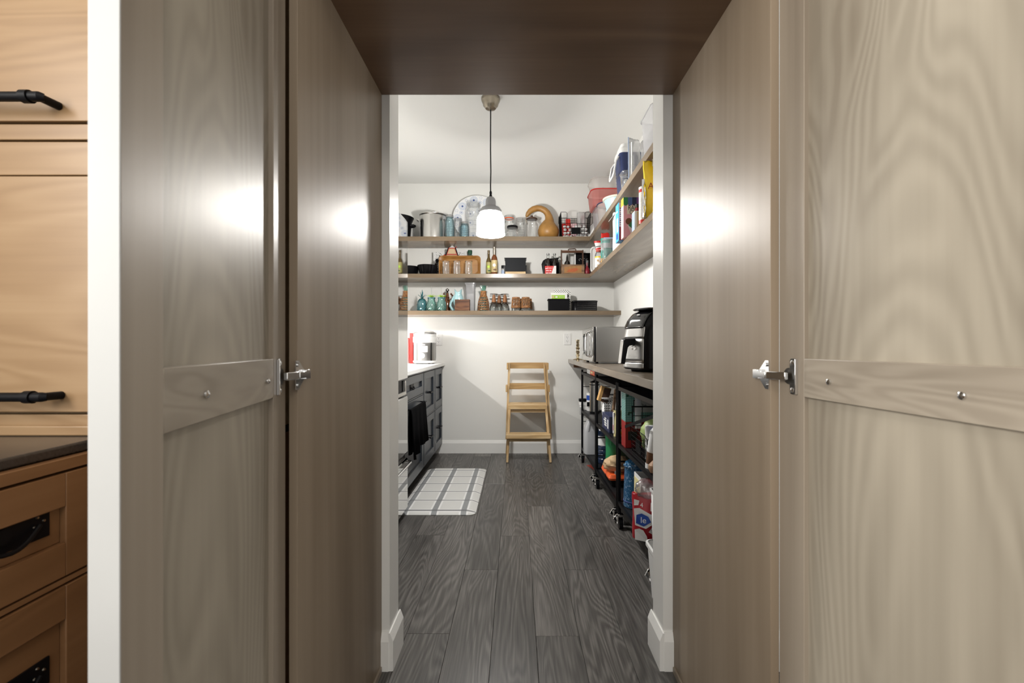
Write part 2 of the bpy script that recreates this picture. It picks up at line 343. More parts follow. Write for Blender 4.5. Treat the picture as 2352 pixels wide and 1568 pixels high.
# ------------------------------------------------------------------ mesh helpers
class MB:
    def __init__(s): s.v = []; s.f = []
    def add(s, vs, fs):
        o = len(s.v); s.v += [tuple(p) for p in vs]; s.f += [tuple(i+o for i in f) for f in fs]; return s
    def box(s, x0, x1, y0, y1, z0, z1):
        return s.add([(x0,y0,z0),(x1,y0,z0),(x1,y1,z0),(x0,y1,z0),(x0,y0,z1),(x1,y0,z1),(x1,y1,z1),(x0,y1,z1)],
                     [(0,3,2,1),(4,5,6,7),(0,1,5,4),(1,2,6,5),(2,3,7,6),(3,0,4,7)])
    def loft(s, rings, cap0=True, cap1=True):
        n = len(rings[0]); vs = [p for r in rings for p in r]; fs = []
        for i in range(len(rings)-1):
            for j in range(n):
                k = (j+1) % n
                fs.append((i*n+j, i*n+k, (i+1)*n+k, (i+1)*n+j))
        if cap0: fs.append(tuple(range(n))[::-1])
        if cap1: fs.append(tuple((len(rings)-1)*n+j for j in range(n)))
        return s.add(vs, fs)
    def lathe(s, prof, seg=24, c=(0, 0), cap0=True, cap1=True, z0=0.0, flute=0.0, nf=0):
        rings = []
        for r, z in prof:
            ring = []
            for j in range(seg):
                a = 2*pi*j/seg; rr = max(r, 1e-4)*(1+flute*cos(nf*a))
                ring.append((c[0]+rr*cos(a), c[1]+rr*sin(a), z0+z))
            rings.append(ring)
        return s.loft(rings, cap0, cap1)
    def tube(s, pts, rad, seg=8, cap=True, closed=False):
        pts = [Vector(p) for p in pts]; n = len(pts)
        if not hasattr(rad, "__len__"): rad = [rad]*n
        rings = []; up = None
        for i, p in enumerate(pts):
            if closed: t = pts[(i+1) % n]-pts[i-1]
            else: t = pts[min(i+1, n-1)]-pts[max(i-1, 0)]
            t.normalize()
            if up is None:
                up = Vector((0, 0, 1)) if abs(t.z) < 0.9 else Vector((1, 0, 0))
            a = t.cross(up)
            if a.length < 1e-5: a = t.cross(Vector((0, 1, 0)))
            a.normalize(); b = a.cross(t).normalized(); up = b
            rings.append([tuple(p+(a*cos(2*pi*j/seg)+b*sin(2*pi*j/seg))*rad[i]) for j in range(seg)])
        if closed: rings.append(rings[0]); return s.loft(rings, False, False)
        return s.loft(rings, cap, cap)
    def rod(s, p0, p1, r, seg=8): return s.tube([p0, p1], r, seg)
    def ball(s, c, r, seg=12, rings=8, sq=(1, 1, 1)):
        R = []
        for i in range(rings+1):
            a = -pi/2+pi*i/rings
            R.append([(c[0]+sq[0]*max(r*cos(a), 1e-4)*cos(2*pi*j/seg), c[1]+sq[1]*max(r*cos(a), 1e-4)*sin(2*pi*j/seg), c[2]+sq[2]*r*sin(a)) for j in range(seg)])
        return s.loft(R)
    def obox(s, c, ax, ay, az, hx, hy, hz):      # oriented box from centre, axes and half sizes
        c = Vector(c); ax, ay, az = Vector(ax).normalized(), Vector(ay).normalized(), Vector(az).normalized()
        P = [c+ax*(hx*i)+ay*(hy*j)+az*(hz*k) for k in (-1, 1) for i, j in ((-1, -1), (1, -1), (1, 1), (-1, 1))]
        return s.add(P, [(0,3,2,1),(4,5,6,7),(0,1,5,4),(1,2,6,5),(2,3,7,6),(3,0,4,7)])
    def beam(s, p0, p1, w, d, side=(0, 1, 0)):    # square bar between two points
        p0, p1 = Vector(p0), Vector(p1); t = (p1-p0).normalized(); b = Vector(side); b = (b-t*b.dot(t)).normalized(); a = t.cross(b)
        return s.obox((p0+p1)/2, a, b, t, w/2, d/2, (p1-p0).length/2)

def rrect(w, d, r, n=5, cx=0.0, cy=0.0, z=0.0):
    r = min(r, w/2-1e-4, d/2-1e-4); pts = []
    for qx, qy, a0 in ((1, 1, 0), (-1, 1, pi/2), (-1, -1, pi), (1, -1, 3*pi/2)):
        for i in range(n+1):
            a = a0+pi/2*i/n
            pts.append((cx+qx*(w/2-r)+r*cos(a), cy+qy*(d/2-r)+r*sin(a), z))
    return pts
def tub(mb, w, d, r, levels, cap0=True, cap1=False, n=5):     # levels: (z, inset)
    return mb.loft([rrect(w-2*i, d-2*i, max(r-i, 0.004), n, z=z) for z, i in levels], cap0, cap1)
def bag(w, d, h, seed=0, lump=0.12, top=0.15, foot=0.75, seg=20, rows=10):
    rnd = random.Random(seed); mb = MB(); rings = []
    for i in range(rows+1):
        t = i/rows
        th = 1.0
        if t < 0.12: th = foot+(1-foot)*t/0.12
        if t > 0.62: th = max(top, 1-(1-top)*((t-0.62)/0.38)**1.1)
        ring = []
        for j in range(seg):
            a = 2*pi*j/seg; cx, sy = cos(a), sin(a)
            sx = abs(cx)**0.7*(1 if cx >= 0 else -1); sz = abs(sy)**0.7*(1 if sy >= 0 else -1)
            k = 1+rnd.uniform(-lump, lump)*(0.4 if t < 0.1 else 1)
            ring.append((w/2*sx*(1+0.02*sin(9*t))*(1 if t < .9 else 1.03), d/2*sz*th*k, h*t+(rnd.uniform(-lump, lump)*0.12*h if 0 < i < rows else (rnd.uniform(0, .05)*h if i == rows else 0))))
        rings.append(ring)
    return mb.loft(rings)

MESHES = 0
def mesh_from(name, mb, smooth=True, angle=35):
    me = bpy.data.meshes.new(name); me.from_pydata(mb.v, [], mb.f)
    bm = bmesh.new(); bm.from_mesh(me); bmesh.ops.recalc_face_normals(bm, faces=bm.faces); bm.to_mesh(me); bm.free()
    if smooth:
        me.polygons.foreach_set("use_smooth", [True]*len(me.polygons))
        me.set_sharp_from_angle(angle=radians(angle))
    me.update(); return me
def obj(name, mb, m, parent=None, loc=None, rot=None, smooth=True, bevel=0.0, solid=0.0):
    me = mb if isinstance(mb, bpy.types.Mesh) else mesh_from(name, mb, smooth, getattr(mb, "angle", 35))
    if not me.materials: me.materials.append(M[m])
    o = bpy.data.objects.new(name, me); COL.objects.link(o)
    if parent: o.parent = parent
    if loc: o.location = loc
    if rot: o.rotation_euler = rot
    if solid:
        md = o.modifiers.new("thickness", 'SOLIDIFY'); md.thickness = solid; md.offset = -1
    if bevel:
        md = o.modifiers.new("bevel", 'BEVEL'); md.width = bevel; md.segments = 2; md.limit_method = 'ANGLE'; md.angle_limit = radians(40)
    return o
def tag(o, label, cat, group=None):
    o["label"] = label; o["category"] = cat
    if group: o["group"] = group
    return o
def thing(name, label, cat, loc=(0, 0, 0), rotz=0.0, group=None):
    o = bpy.data.objects.new(name, None); COL.objects.link(o); o.empty_display_size = 0.05
    o.location = loc; o.rotation_euler = (0, 0, rotz)
    return tag(o, label, cat, group)
def empty(name, parent, loc=(0, 0, 0), rotz=0.0):
    o = bpy.data.objects.new(name, None); COL.objects.link(o); o.parent = parent; o.location = loc; o.rotation_euler = (0, 0, rotz); o.empty_display_size = 0.03
    return o
def one(name, label, cat, mb, m, loc=(0, 0, 0), rot=(0, 0, 0), group=None, **k):
    return tag(obj(name, mb, m, None, loc, rot, **k), label, cat, group)
def struct(name, mb, m, label=None, **k):
    o = obj(name, mb, m, **k); o["kind"] = "structure"
    if label: o["label"] = label
    return o
def dup(root, loc, rotz=None, label=None):
    r = root.copy(); COL.objects.link(r); r.location = loc
    if rotz is not None: r.rotation_euler = (0, 0, rotz)
    if label: r["label"] = label
    for ch in list(root.children):
        c = ch.copy(); COL.objects.link(c); c.parent = r
        for g in list(ch.children):
            d = g.copy(); COL.objects.link(d); d.parent = c
    return r
def lettering(body, size, m, parent, loc, rot, name="lettering", sx=1.0, align='CENTER', thick=0.0003):
    cu = bpy.data.curves.new("text", 'FONT'); cu.body = body; cu.size = size; cu.align_x = align; cu.align_y = 'CENTER'; cu.extrude = thick
    t = bpy.data.objects.new("text", cu); COL.objects.link(t); bpy.context.view_layer.update()
    me = bpy.data.meshes.new_from_object(t.evaluated_get(bpy.context.evaluated_depsgraph_get()))
    bpy.data.objects.remove(t); bpy.data.curves.remove(cu)
    me.materials.clear(); me.materials.append(M[m])
    o = bpy.data.objects.new(name, me); COL.objects.link(o); o.parent = parent; o.location = loc; o.rotation_euler = rot; o.scale = (sx, 1, 1)
    return o
FACE_CAM = (pi/2, 0, 0)          # lettering that faces the pantry door
FACE_AISLE = (pi/2, 0, -pi/2)    # lettering that faces left, towards the aisle

# =================================================================== THE SETTING
XL, XR, YB, ZC = -1.36, 0.99, 4.63, 2.74        # pantry: left wall, right wall, back wall, ceiling
YF0, YF1 = 1.537, 1.65                           # wall with the opening
OL, OR = -0.428, 0.4957                          # opening edges
NL, NR = -0.4545, 0.528                          # inner faces of the tall cabinet's side panels
YC = 0.945                                       # front of the tall cabinet
NT = 1.937                                       # underside of the tall cabinet's top

struct("wall_back", MB().box(XL-0.1, XR+0.1, YB, YB+0.1, 0, ZC), "wall_paint", smooth=False)
struct("wall_left", MB().box(XL-0.1, XL, YF1, YB, 0, ZC), "wall_paint", smooth=False)
struct("wall_right", MB().box(XR, XR+0.1, YF1, YB, 0, ZC), "wall_paint", smooth=False)
fw = MB().box(-2.6, OL, YF0, YF1, 0, ZC).box(OR, 2.2, YF0, YF1, 0, ZC).box(OL, OR, YF0, YF1, 2.06, ZC)
struct("wall_front", fw, "jamb_paint", smooth=False)
struct("ceiling", MB().box(-1.6, 2.2, -2.6, YB+0.1, ZC, ZC+0.08), "ceiling_paint", smooth=False)
struct("wall_kitchen_left", MB().box(-1.62, -1.52, -2.6, YF0, 0, ZC), "wall_paint", smooth=False)

# baseboards: bevelled top
def baseboard(name, p0, p1, nrm, h=0.13, t=0.015):
    p0, p1, n = Vector(p0), Vector(p1), Vector(nrm)
    prof = [(0, 0), (t, 0), (t, h-0.028), (t*0.45, h-0.006), (t*0.3, h), (0, h)]
    rings = [[tuple(p+n*a+Vector((0, 0, z))) for a, z in prof] for p in (p0, p1)]
    return struct(name, MB().loft(rings), "trim_paint", smooth=False)
baseboard("baseboard_back", (XL, YB, 0), (XR, YB, 0), (0, -1, 0))
baseboard("baseboard_right", (XR, YF1, 0), (XR, YB-0.016, 0), (-1, 0, 0))
baseboard("baseboard_jamb_left", (OL, YF0-0.013, 0), (OL, YF1+0.015, 0), (1, 0, 0), 0.127)
baseboard("baseboard_jamb_right", (OR, YF0-0.013, 0), (OR, YF1+0.015, 0), (-1, 0, 0), 0.127)
baseboard("baseboard_front_left", (NL+0.0005, YF0, 0), (OL, YF0, 0), (0, -1, 0), 0.127)
baseboard("baseboard_front_right", (OR, YF0, 0), (NR-0.0005, YF0, 0), (0, -1, 0), 0.127)
baseboard("baseboard_kitchen_right", (NR+0.0185, YF0, 0), (2.2, YF0, 0), (0, -1, 0), 0.127)

# floor: one slab with planks laid on it, joints read off the photograph
floor = struct("floor", MB().box(-2.6, 2.2, -2.0, YB, -0.03, -0.0092), "toe_black", smooth=False)
PW, PL = 0.163, 1.384
def plank_mesh(L):
    g = 0.0005; b = 0.0009; mb = MB(); x0, x1, y0, y1 = g, PW-g, g, L-g
    rings = [[(x0,y0,-0.009),(x1,y0,-0.009),(x1,y1,-0.009),(x0,y1,-0.009)], [(x0,y0,-b),(x1,y0,-b),(x1,y1,-b),(x0,y1,-b)],
             [(x0+b,y0+b,0),(x1-b,y0+b,0),(x1-b,y1-b,0),(x0+b,y1-b,0)]]
    mb.loft(rings); me = mesh_from("plank", mb, False); me.materials.append(M["plank_wood"]); return me
full = plank_mesh(PL)
joint = {-1: 1.7245, 0: 2.216, 1: 2.61, 2: 1.71, 3: 2.216, 4: 2.60, -2: 2.62, 5: 3.11, -3: 2.05, 6: 2.05}
for ci in range(-9, 15):
    x0 = -0.253+ci*PW
    if ci < -7 or ci > 7: y = -0.5+random.random()
    else: y = joint.get(ci, 1.5+random.random()*1.3)
    start = y-PL*math.ceil((y+0.6)/PL)
    while start < YB-0.02:
        L = min(PL, YB-start)
        if x0+PW <= XL or (x0 >= XR):
            L = min(L, YF0+0.05-start)
            if L < 0.05: break
        me = full if abs(L-PL) < 1e-6 else plank_mesh(L)
        o = obj("plank", me, "plank_wood", floor, (x0, start, 0)); start += PL

# =================================================================== TALL CABINET AROUND THE OPENING
tc = thing("tall_cabinet", "tall grey-brown wooden cabinet framing the pantry opening, its two doors standing open", "cabinet", (0.036, 1.24, 0))
def tcp(name, mb, m, **k):
    o = obj(name, mb, m, None, **k); o.parent = tc; o.matrix_parent_inverse = Matrix.Translation(-tc.location); return o
tcp("side_panel", MB().box(NL-0.018, NL, YC, YF0-0.001, 0.0, 2.3), "cabinet_side_wood", bevel=0.0008)
tcp("side_panel", MB().box(NR, NR+0.018, YC, YF0-0.001, 0.0, 2.3), "cabinet_side_wood", bevel=0.0008)
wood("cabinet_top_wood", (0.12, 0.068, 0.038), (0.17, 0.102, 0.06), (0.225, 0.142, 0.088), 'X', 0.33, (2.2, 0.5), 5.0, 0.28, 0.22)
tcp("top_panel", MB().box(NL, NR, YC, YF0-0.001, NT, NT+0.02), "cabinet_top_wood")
tcp("base_strip", MB().box(NL, NL+0.006, YC, YF0-0.02, 0.0, 0.02), "cabinet_wood")
tcp("base_strip", MB().box(NR-0.006, NR, YC, YF0-0.02, 0.0, 0.02), "cabinet_wood")

def cabinet_door(hx, hy, dirx, diry, side, edge):
    """door leaf: hinge edge at (hx, hy), running along (dirx, diry) towards the kitchen; inner face towards the passage (side = +1 right, -1 left)"""
    d = Vector((dirx, diry, 0)).normalized(); n = Vector((-d.y, d.x, 0))
    if n.x*side < 0: n = -n                          # n points into the passage
    W, T = 0.503, 0.022; z0, z1 = 0.02, 2.06; sw = 0.072
    e = empty("door", tc); e.location = Vector((hx, hy, 0))-tc.location
    e.rotation_euler = (0, 0, 0)
    def slab(name, s0, s1, t0, t1, a, b, m, bev=0.0012):
        P = []
        for z in (a, b):
            for s_, t_ in ((s0, t0), (s1, t0), (s1, t1), (s0, t1)):
                p = d*s_-n*t_; P.append((p.x, p.y, z))
        return obj(name, MB().add(P, [(0,3,2,1),(4,5,6,7),(0,1,5,4),(1,2,6,5),(2,3,7,6),(3,0,4,7)]), m, e, bevel=bev)
    slab("stile", 0.0, sw, 0, T, z0, z1, "cabinet_wood"); slab("stile", W-sw, W-(0.0 if not edge else 0.0006), 0, T, z0, z1, "cabinet_wood")
    slab("rail", sw, W-sw, 0, T, z0, z0+0.075, "cabinet_rail_wood"); slab("rail", sw, W-sw, 0, T, z1-0.075, z1, "cabinet_rail_wood")
    zr1, zr0 = EYE-0.0245, EYE-0.0985
    slab("rail", sw, W-sw, 0.0, T, zr0, zr1, "cabinet_rail_wood")
    slab("panel", sw, W-sw, 0.009, T-0.003, z0+0.075, zr0, "cabinet_panel_wood", 0); slab("panel", sw, W-sw, 0.009, T-0.003, zr1, z1-0.075, "cabinet_panel_wood", 0)
    if edge:
        o = slab("lit_edge", W-0.0006, W+0.0015, -0.0005, T+0.004, z0, z1, "white_or_lit_edge", 0.0006); o["label"] = "front edge of the open door, coloured pale like strongly lit wood"  # pale strip over the leaf's end, bright light painted as colour
    def at(s_, t_, z): p = d*s_+n*t_; return (p.x, p.y, z)
    # rail screws with bright caps
    for s_ in ((0.105, 0.335) if edge else (0.135, 0.36)):
        zc = EYE-0.064
        obj("rail_screw", MB().tube([at(s_, 0.0005, zc), at(s_, 0.003, zc), at(s_, 0.005, zc)], [0.0052, 0.005, 0.0015], 14), "chrome", e)
    # concealed hinge: cup plate on the stile, arm and wing plate to the side panel
    zc = EYE-0.0605; sp = 0.044
    pl = MB()
    rings = []
    for t_ in (0.0003, 0.0025):
        rings.append([at(sp+q[0], t_, zc+q[1]) for q in [(p[0], p[1]) for p in rrect(0.019, 0.071, 0.006, 4)]])
    pl.loft(rings); plate = obj("hinge_plate", pl, "dark_chrome", e, bevel=0.0006); plate["label"] = "polished hinge plate screwed to the stile"
    obj("hinge_lip", MB().obox(at(sp+0.0095, 0.003, zc), d, n, (0, 0, 1), 0.0016, 0.003, 0.0345), "chrome", e, bevel=0.0006)
    cup = MB().tube([at(sp-0.012, 0.0003, zc), at(sp-0.012, 0.0022, zc)], 0.0165, 20); obj("hinge_cup", cup, "dark_chrome", e)
    for dz in (-0.027, 0.027):
        obj("hinge_screw", MB().tube([at(sp-0.001, 0.002, zc+dz), at(sp-0.001, 0.0045, zc+dz), at(sp-0.001, 0.0055, zc+dz)], [0.0058, 0.005, 0.002], 12), "chrome", e)
    arm = MB(); p0 = Vector(at(sp-0.006, 0.011, zc)); p1 = Vector((-side*(-0.0) + 0, 0, 0))
    inx = (NR-0.006-hx) if side < 0 else (NL+0.006-hx)
    p1 = Vector((inx, 0.004, zc)); arm.beam(p0, p1, 0.016, 0.009, (n.x, n.y, 0)); obj("hinge_arm", arm, "chrome", e, bevel=0.0015)
    arm2 = MB().beam(p1, (inx, 0.034, zc), 0.014, 0.011, (1, 0, 0)); arm2.obox((inx, 0.043, zc), (1, 0, 0), (0, 1, 0), (0, 0, 1), 0.005, 0.010, 0.010)
    obj("hinge_arm", arm2, "chrome", e, bevel=0.001)
    wx = (NR-0.0012-hx) if side < 0 else (NL+0.0012-hx)
    wing = MB().add([(wx-0.001, 0.018, zc+0.030), (wx-0.001, 0.006, zc+0.030), (wx-0.001, 0.004, zc), (wx-0.001, 0.006, zc-0.030), (wx-0.001, 0.018, zc-0.030), (wx-0.001, 0.042, zc-0.009), (wx-0.001, 0.042, zc+0.009),
                     (wx+0.001, 0.018, zc+0.030), (wx+0.001, 0.006, zc+0.030), (wx+0.001, 0.004, zc), (wx+0.001, 0.006, zc-0.030), (wx+0.001, 0.018, zc-0.030), (wx+0.001, 0.042, zc-0.009), (wx+0.001, 0.042, zc+0.009)],
                    [tuple(range(7)), tuple(range(13, 6, -1))]+[(i, (i+1) % 7, 7+(i+1) % 7, 7+i) for i in range(7)])
    obj("hinge_wing", wing, "chrome", e, smooth=False)
    for dz in (-0.021, 0.021):
        sx_ = 0.004 if side > 0 else -0.004
        obj("hinge_screw", MB().tube([(wx, 0.013, zc+dz), (wx+sx_, 0.013, zc+dz)], 0.004, 10), "chrome", e)
cabinet_door(-0.4715, 0.929, 0.185, -0.983, +1, True)
cabinet_door(0.5455, 0.9435, 0.078, -0.997, -1, False)

# =================================================================== KITCHEN ON THE LEFT
# upper cabinet that stands on the counter, faces the camera
UY = 0.862
uc = thing("hutch_cabinet", "warm brown hutch cabinet with black bar handles standing on the dark counter", "cabinet", (-1.0, UY+0.2, 0.92))
def at_uc(mb, name, m, parent=None, **k):
    o = obj(name, mb, m, None, **k); o.parent = parent or uc
    o.matrix_parent_inverse = Matrix.Translation(-uc.location) if not parent else Matrix.Identity(4)
    return o
ux0, ux1 = -1.49, -0.495
at_uc(MB().box(ux0, ux1, UY+0.022, YF0-0.005, 0.92, 2.35), "body", "kitchen_wood_lit", bevel=0.001)
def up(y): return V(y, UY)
at_uc(MB().box(ux0, ux1, UY+0.002, UY+0.022, 0.92, up(952)), "bottom_rail", "kitchen_wood_lit", bevel=0.0015)
at_uc(MB().box(ux0, ux1, UY-0.006, UY+0.022, 0.92, up(976)), "plinth", "kitchen_wood_lit", bevel=0.003)
at_uc(MB().box(ux0, ux1, UY+0.002, UY+0.022, up(401), up(324)), "rail", "kitchen_wood_lit", bevel=0.0015)
at_uc(MB().box(ux0, ux1, UY+0.001, UY+0.022, up(320), up(284)), "rail", "kitchen_wood_lit", bevel=0.0015)
def bar_handle(parent, x_right, z, yface, base):
    L = 0.30; h = MB(); yb = yface-0.034
    h.tube([(x_right-L, yb, z), (x_right-0.030, yb, z)], 0.0085, 14)
    h.tube([(x_right-0.036, yb, z), (x_right-0.022, yb, z)], 0.0115, 14)
    h.tube([(x_right-0.022, yb, z), (x_right-0.006, yb, z), (x_right-0.001, yb+0.004, z)], [0.0088, 0.0088, 0.007], 14)
    h.tube([(x_right-0.008, yb, z), (x_right-0.004, yface-0.0005, z)], 0.0075, 12)
    o = obj("handle", h, "black_iron", None); o.parent = parent; o.matrix_parent_inverse = Matrix.Translation(-base); return o
d1 = at_uc(MB().box(ux0, ux1-0.003, UY-0.004, UY+0.018, up(945.5), up(406)), "lift_door", "kitchen_wood_lit", bevel=0.0015)
d2 = at_uc(MB().box(ux0, ux1-0.003, UY-0.004, UY+0.018, up(280), 2.3), "lift_door", "kitchen_wood_lit", bevel=0.0015)
b_ = Vector(uc.location)
h1 = bar_handle(uc, U(112, 0.83), V(911, 0.83), UY-0.004, b_); h1.name = "handle"
h2 = bar_handle(uc, U(106, 0.83), V(226, 0.83), UY-0.004, b_)
# counter
CXk = -0.772
def counter_outline():
    pts = [(-1.515, -1.2), (CXk, -1.2), (CXk, 0.825)]
    for i in range(1, 7):
        a = pi-pi/2*i/6; pts.append((CXk+0.025+0.025*cos(a), 0.825+0.025*sin(a)))
    pts += [(-0.50, 0.85), (-0.50, YF0-0.006), (-1.515, YF0-0.006)]
    return pts
co = counter_outline()
one("kitchen_countertop", "dark speckled stone kitchen countertop with rounded inner corner at the far left", "countertop",
    MB().loft([[(x, y, z) for x, y in co] for z in (0.9012, 0.92)]), "granite", bevel=0.004)
# base cabinet with drawers, faces the aisle (towards +x)
CX = -0.752
kb = thing("kitchen_base_cabinet", "warm brown kitchen base cabinet with framed drawers and black plate pulls", "cabinet", (-1.1, 0.3, 0))
def at_kb(mb, name, m, parent=None, **k):
    o = obj(name, mb, m, None, **k); o.parent = kb; o.matrix_parent_inverse = Matrix.Translation(-kb.location)
    if parent:
        o.parent = parent; o.matrix_parent_inverse = Matrix.Identity(4)
    return o
at_kb(MB().box(-1.515, CX-0.02, -1.2, 0.86, 0.10, 0.9012).box(-0.772, -0.50, 0.86, YF0-0.006, 0.10, 0.9012), "body", "kitchen_wood_shaded")
at_kb(MB().box(-1.515, CX-0.08, -1.2, 0.86, 0, 0.10), "toe_kick", "toe_black")
at_kb(MB().box(CX-0.02, CX-0.001, -1.2, 0.83, 0.883, 0.9012), "top_rail", "kitchen_wood_shaded")
def framed_front(y0, y1, z0, z1):
    f = 0.056; dz = empty("drawer", kb); dz.location = Vector((CX, (y0+y1)/2, z0))-kb.location
    hy = (y1-y0)/2; H = z1-z0
    def p(nm, a, b, c, d_, e0=-0.02, e1=0.0, m="kitchen_wood_shaded"):
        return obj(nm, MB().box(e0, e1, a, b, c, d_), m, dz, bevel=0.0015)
    p("stile", -hy, -hy+f, 0, H); p("stile", hy-f, hy, 0, H); p("rail", -hy+f, hy-f, 0, f); p("rail", -hy+f, hy-f, H-f, H)
    p("panel", -hy+f, hy-f, f, H-f, -0.018, -0.010)
    return dz, hy, H
def plate_pull(dz, yc, zc, hl=0.070, hh=0.022):
    obj("pull_plate", MB().box(-0.0098, -0.0065, yc-hl, yc+hl, zc-hh, zc+hh), "black_iron", dz, bevel=0.001)
    for dy in (-0.05, 0.05):
        for q in ((0.0, 0.008), (0.010, 0.0), (-0.004, -0.006)):
            obj("rivet", MB().tube([(-0.0066, yc+dy+q[0], zc+q[1]+0.006), (-0.0045, yc+dy+q[0], zc+q[1]+0.006)], [0.0026, 0.0018], 8), "nickel", dz)
    pts = [(-0.004+0.0*i, yc-0.05+0.1*i/10, zc+0.002-0.022*sin(pi*i/10)) for i in range(11)]
    pts = [(-0.002+0.010*sin(pi*i/10), p[1], p[2]) for i, p in enumerate(pts)]
    obj("bail", MB().tube(pts, 0.0035, 8), "black_iron", dz)
    obj("keyhole", MB().tube([(-0.0066, yc, zc+0.004), (-0.003, yc, zc+0.004)], 0.012, 12), "black_iron", dz)
y1k = 0.818
for y0k in (0.372, -0.08):
    dz, hy, H = framed_front(y0k+0.004, y1k-0.002 if y0k > 0.3 else 0.366, 0.706, 0.878); plate_pull(dz, 0.074 if y0k > 0.3 else 0, H/2+0.012)
    dz, hy, H = framed_front(y0k+0.004, y1k-0.002 if y0k > 0.3 else 0.366, 0.40, 0.690); plate_pull(dz, 0.074 if y0k > 0.3 else 0, H/2+0.020)
    dz, hy, H = framed_front(y0k+0.004, y1k-0.002 if y0k > 0.3 else 0.366, 0.11, 0.385); plate_pull(dz, 0.018 if y0k > 0.3 else 0, H/2)
at_kb(MB().box(CX-0.032, CX-0.0205, -1.2, 0.83, 0.10, 0.9012), "face_frame", "kitchen_wood_shaded")
for z0_, z1_ in ((0.6935, 0.7025), (0.3885, 0.3965)): at_kb(MB().box(CX-0.0205, CX-0.002, -1.2, 0.83, z0_, z1_), "frame_rail", "kitchen_wood_shaded", bevel=0.001)
at_kb(MB().box(CX-0.0205, CX-0.002, 0.819, 0.848, 0.10, 0.9012), "frame_stile", "kitchen_wood_shaded", bevel=0.001)

# =================================================================== PANTRY SHELVES
SH = {"top": (2.082, 2.124), "middle": (1.733, 1.772), "low": (1.383, 1.423)}
SY, SX = 4.30, 0.693            # front edges of back-wall and right-wall shelves
Z1, Z2, Z3 = 2.124, 1.772, 1.423
for k, lab in (("top", "long wooden wall shelf highest on the back wall, holding stock pot and glass jars"),
               ("middle", "long wooden wall shelf on the back wall holding the wooden tray and bottles"),
               ("low", "lowest wooden wall shelf on the back wall, holding teal pineapple jars")):
    a, b = SH[k]
    one("wall_shelf", lab, "shelf", MB().box(XL, XR if k == "low" else SX, SY, YB-0.0005, a, b), "shelf_wood", bevel=0.0015, group="floating wooden shelves")
for k, lab in (("top", "upper wooden shelf along the right wall, holding the cooler and plastic tubs"),
               ("middle", "lower wooden shelf along the right wall, holding boxes and yellow bags")):
    a, b = SH[k]
    one("wall_shelf", lab, "shelf", MB().box(SX, XR-0.0005, 1.75, YB-0.0005, a, b), "shelf_wood_side", bevel=0.0015, group="floating wooden shelves")

# =================================================================== PANTRY LEFT: base units, quartz top, fridge
NX = -0.749
def unit(label, y0, y1, fronts):
    t = thing("pantry_base_unit", label, "cabinet", ((XL+NX)/2, (y0+y1)/2, 0), group="charcoal base units on the left")
    hx = (NX-XL)/2; hy = (y1-y0)/2
    obj("body", MB().box(-hx+0.001, hx-0.02, -hy, hy, 0.105, 0.889), "navy_paint", t)
    obj("toe_kick", MB().box(-hx+0.001, hx-0.085, -hy, hy, 0.0, 0.105), "toe_black", t)
    ff = MB().box(hx-0.02, hx-0.003, -hy, -hy+0.009, 0.105, 0.889).box(hx-0.02, hx-0.003, hy-0.009, hy, 0.105, 0.889).box(hx-0.02, hx-0.003, -hy, hy, 0.876, 0.889).box(hx-0.02, hx-0.003, -hy, hy, 0.105, 0.117)
    zm_ = (fronts[0][0]+fronts[1][1])/2; ff.box(hx-0.02, hx-0.003, -hy, hy, zm_-0.005, zm_+0.005)
    obj("face_frame", ff, "navy_paint", t)
    for z0, z1, kind in fronts:
        f = 0.058; a, b = -hy+0.012, hy-0.012
        e = empty(kind, t)
        for nm, ya, yb_, za, zb, xa, xb in (("stile", a, a+f, z0, z1, -0.02, 0), ("stile", b-f, b, z0, z1, -0.02, 0), ("rail", a+f, b-f, z0, z0+f, -0.02, 0), ("rail", a+f, b-f, z1-f, z1, -0.02, 0), ("panel", a+f, b-f, z0+f, z1-f, -0.0195, -0.014)):
            obj(nm, MB().box(hx+xa, hx+xb, ya, yb_, za, zb), "navy_paint", e, bevel=0.0018)
        zc = (z0+z1)/2; x = hx-0.014
        if kind == "drawer" and z1-z0 < 0.2:
            obj("pull_plate", MB().box(x, x+0.004, -0.055, 0.055, zc-0.030, zc+0.022), "black_iron", e, bevel=0.001)
            obj("bail", MB().tube([(x+0.006+0.012*sin(pi*i/8), -0.045+0.09*i/8, zc-0.004-0.014*sin(pi*i/8)) for i in range(9)], 0.004, 8), "black_iron", e)
        elif kind == "drawer":
            hd = MB().tube([(x+0.034, -0.06, zc), (x+0.034, 0.06, zc)], 0.0065, 10); hd.tube([(x, -0.045, zc), (x+0.034, -0.045, zc)], 0.0055, 8).tube([(x, 0.045, zc), (x+0.034, 0.045, zc)], 0.0055, 8)
            obj("handle", hd, "black_iron", e)
        else:
            zt = 0.655
            hd = MB().tube([(hx+0.042, -0.25, zt), (hx+0.042, 0.25, zt)], 0.006, 10)
            for q in (-0.23, 0.23): hd.tube([(hx, q, zt), (hx+0.042, q, zt)], 0.005, 8)
            obj("towel_bar", hd, "black_iron", e)
    return t
unit("charcoal base unit with one small drawer over a door, black towel hanging on it", 2.955, 3.680, [(0.712, 0.872, "drawer"), (0.12, 0.695, "door")])
unit("charcoal base unit with two deep drawers, between the towel unit and the back corner", 3.682, 4.182, [(0.508, 0.872, "drawer"), (0.12, 0.492, "drawer")])
unit("charcoal base unit with two deep drawers, against the back wall", 4.184, 4.612, [(0.508, 0.872, "drawer"), (0.12, 0.492, "drawer")])
one("quartz_countertop", "white quartz countertop over the charcoal base units on the left", "countertop", MB().box(XL+0.0005, -0.727, 2.955, YB-0.0005, 0.889, 0.919), "quartz", bevel=0.003)
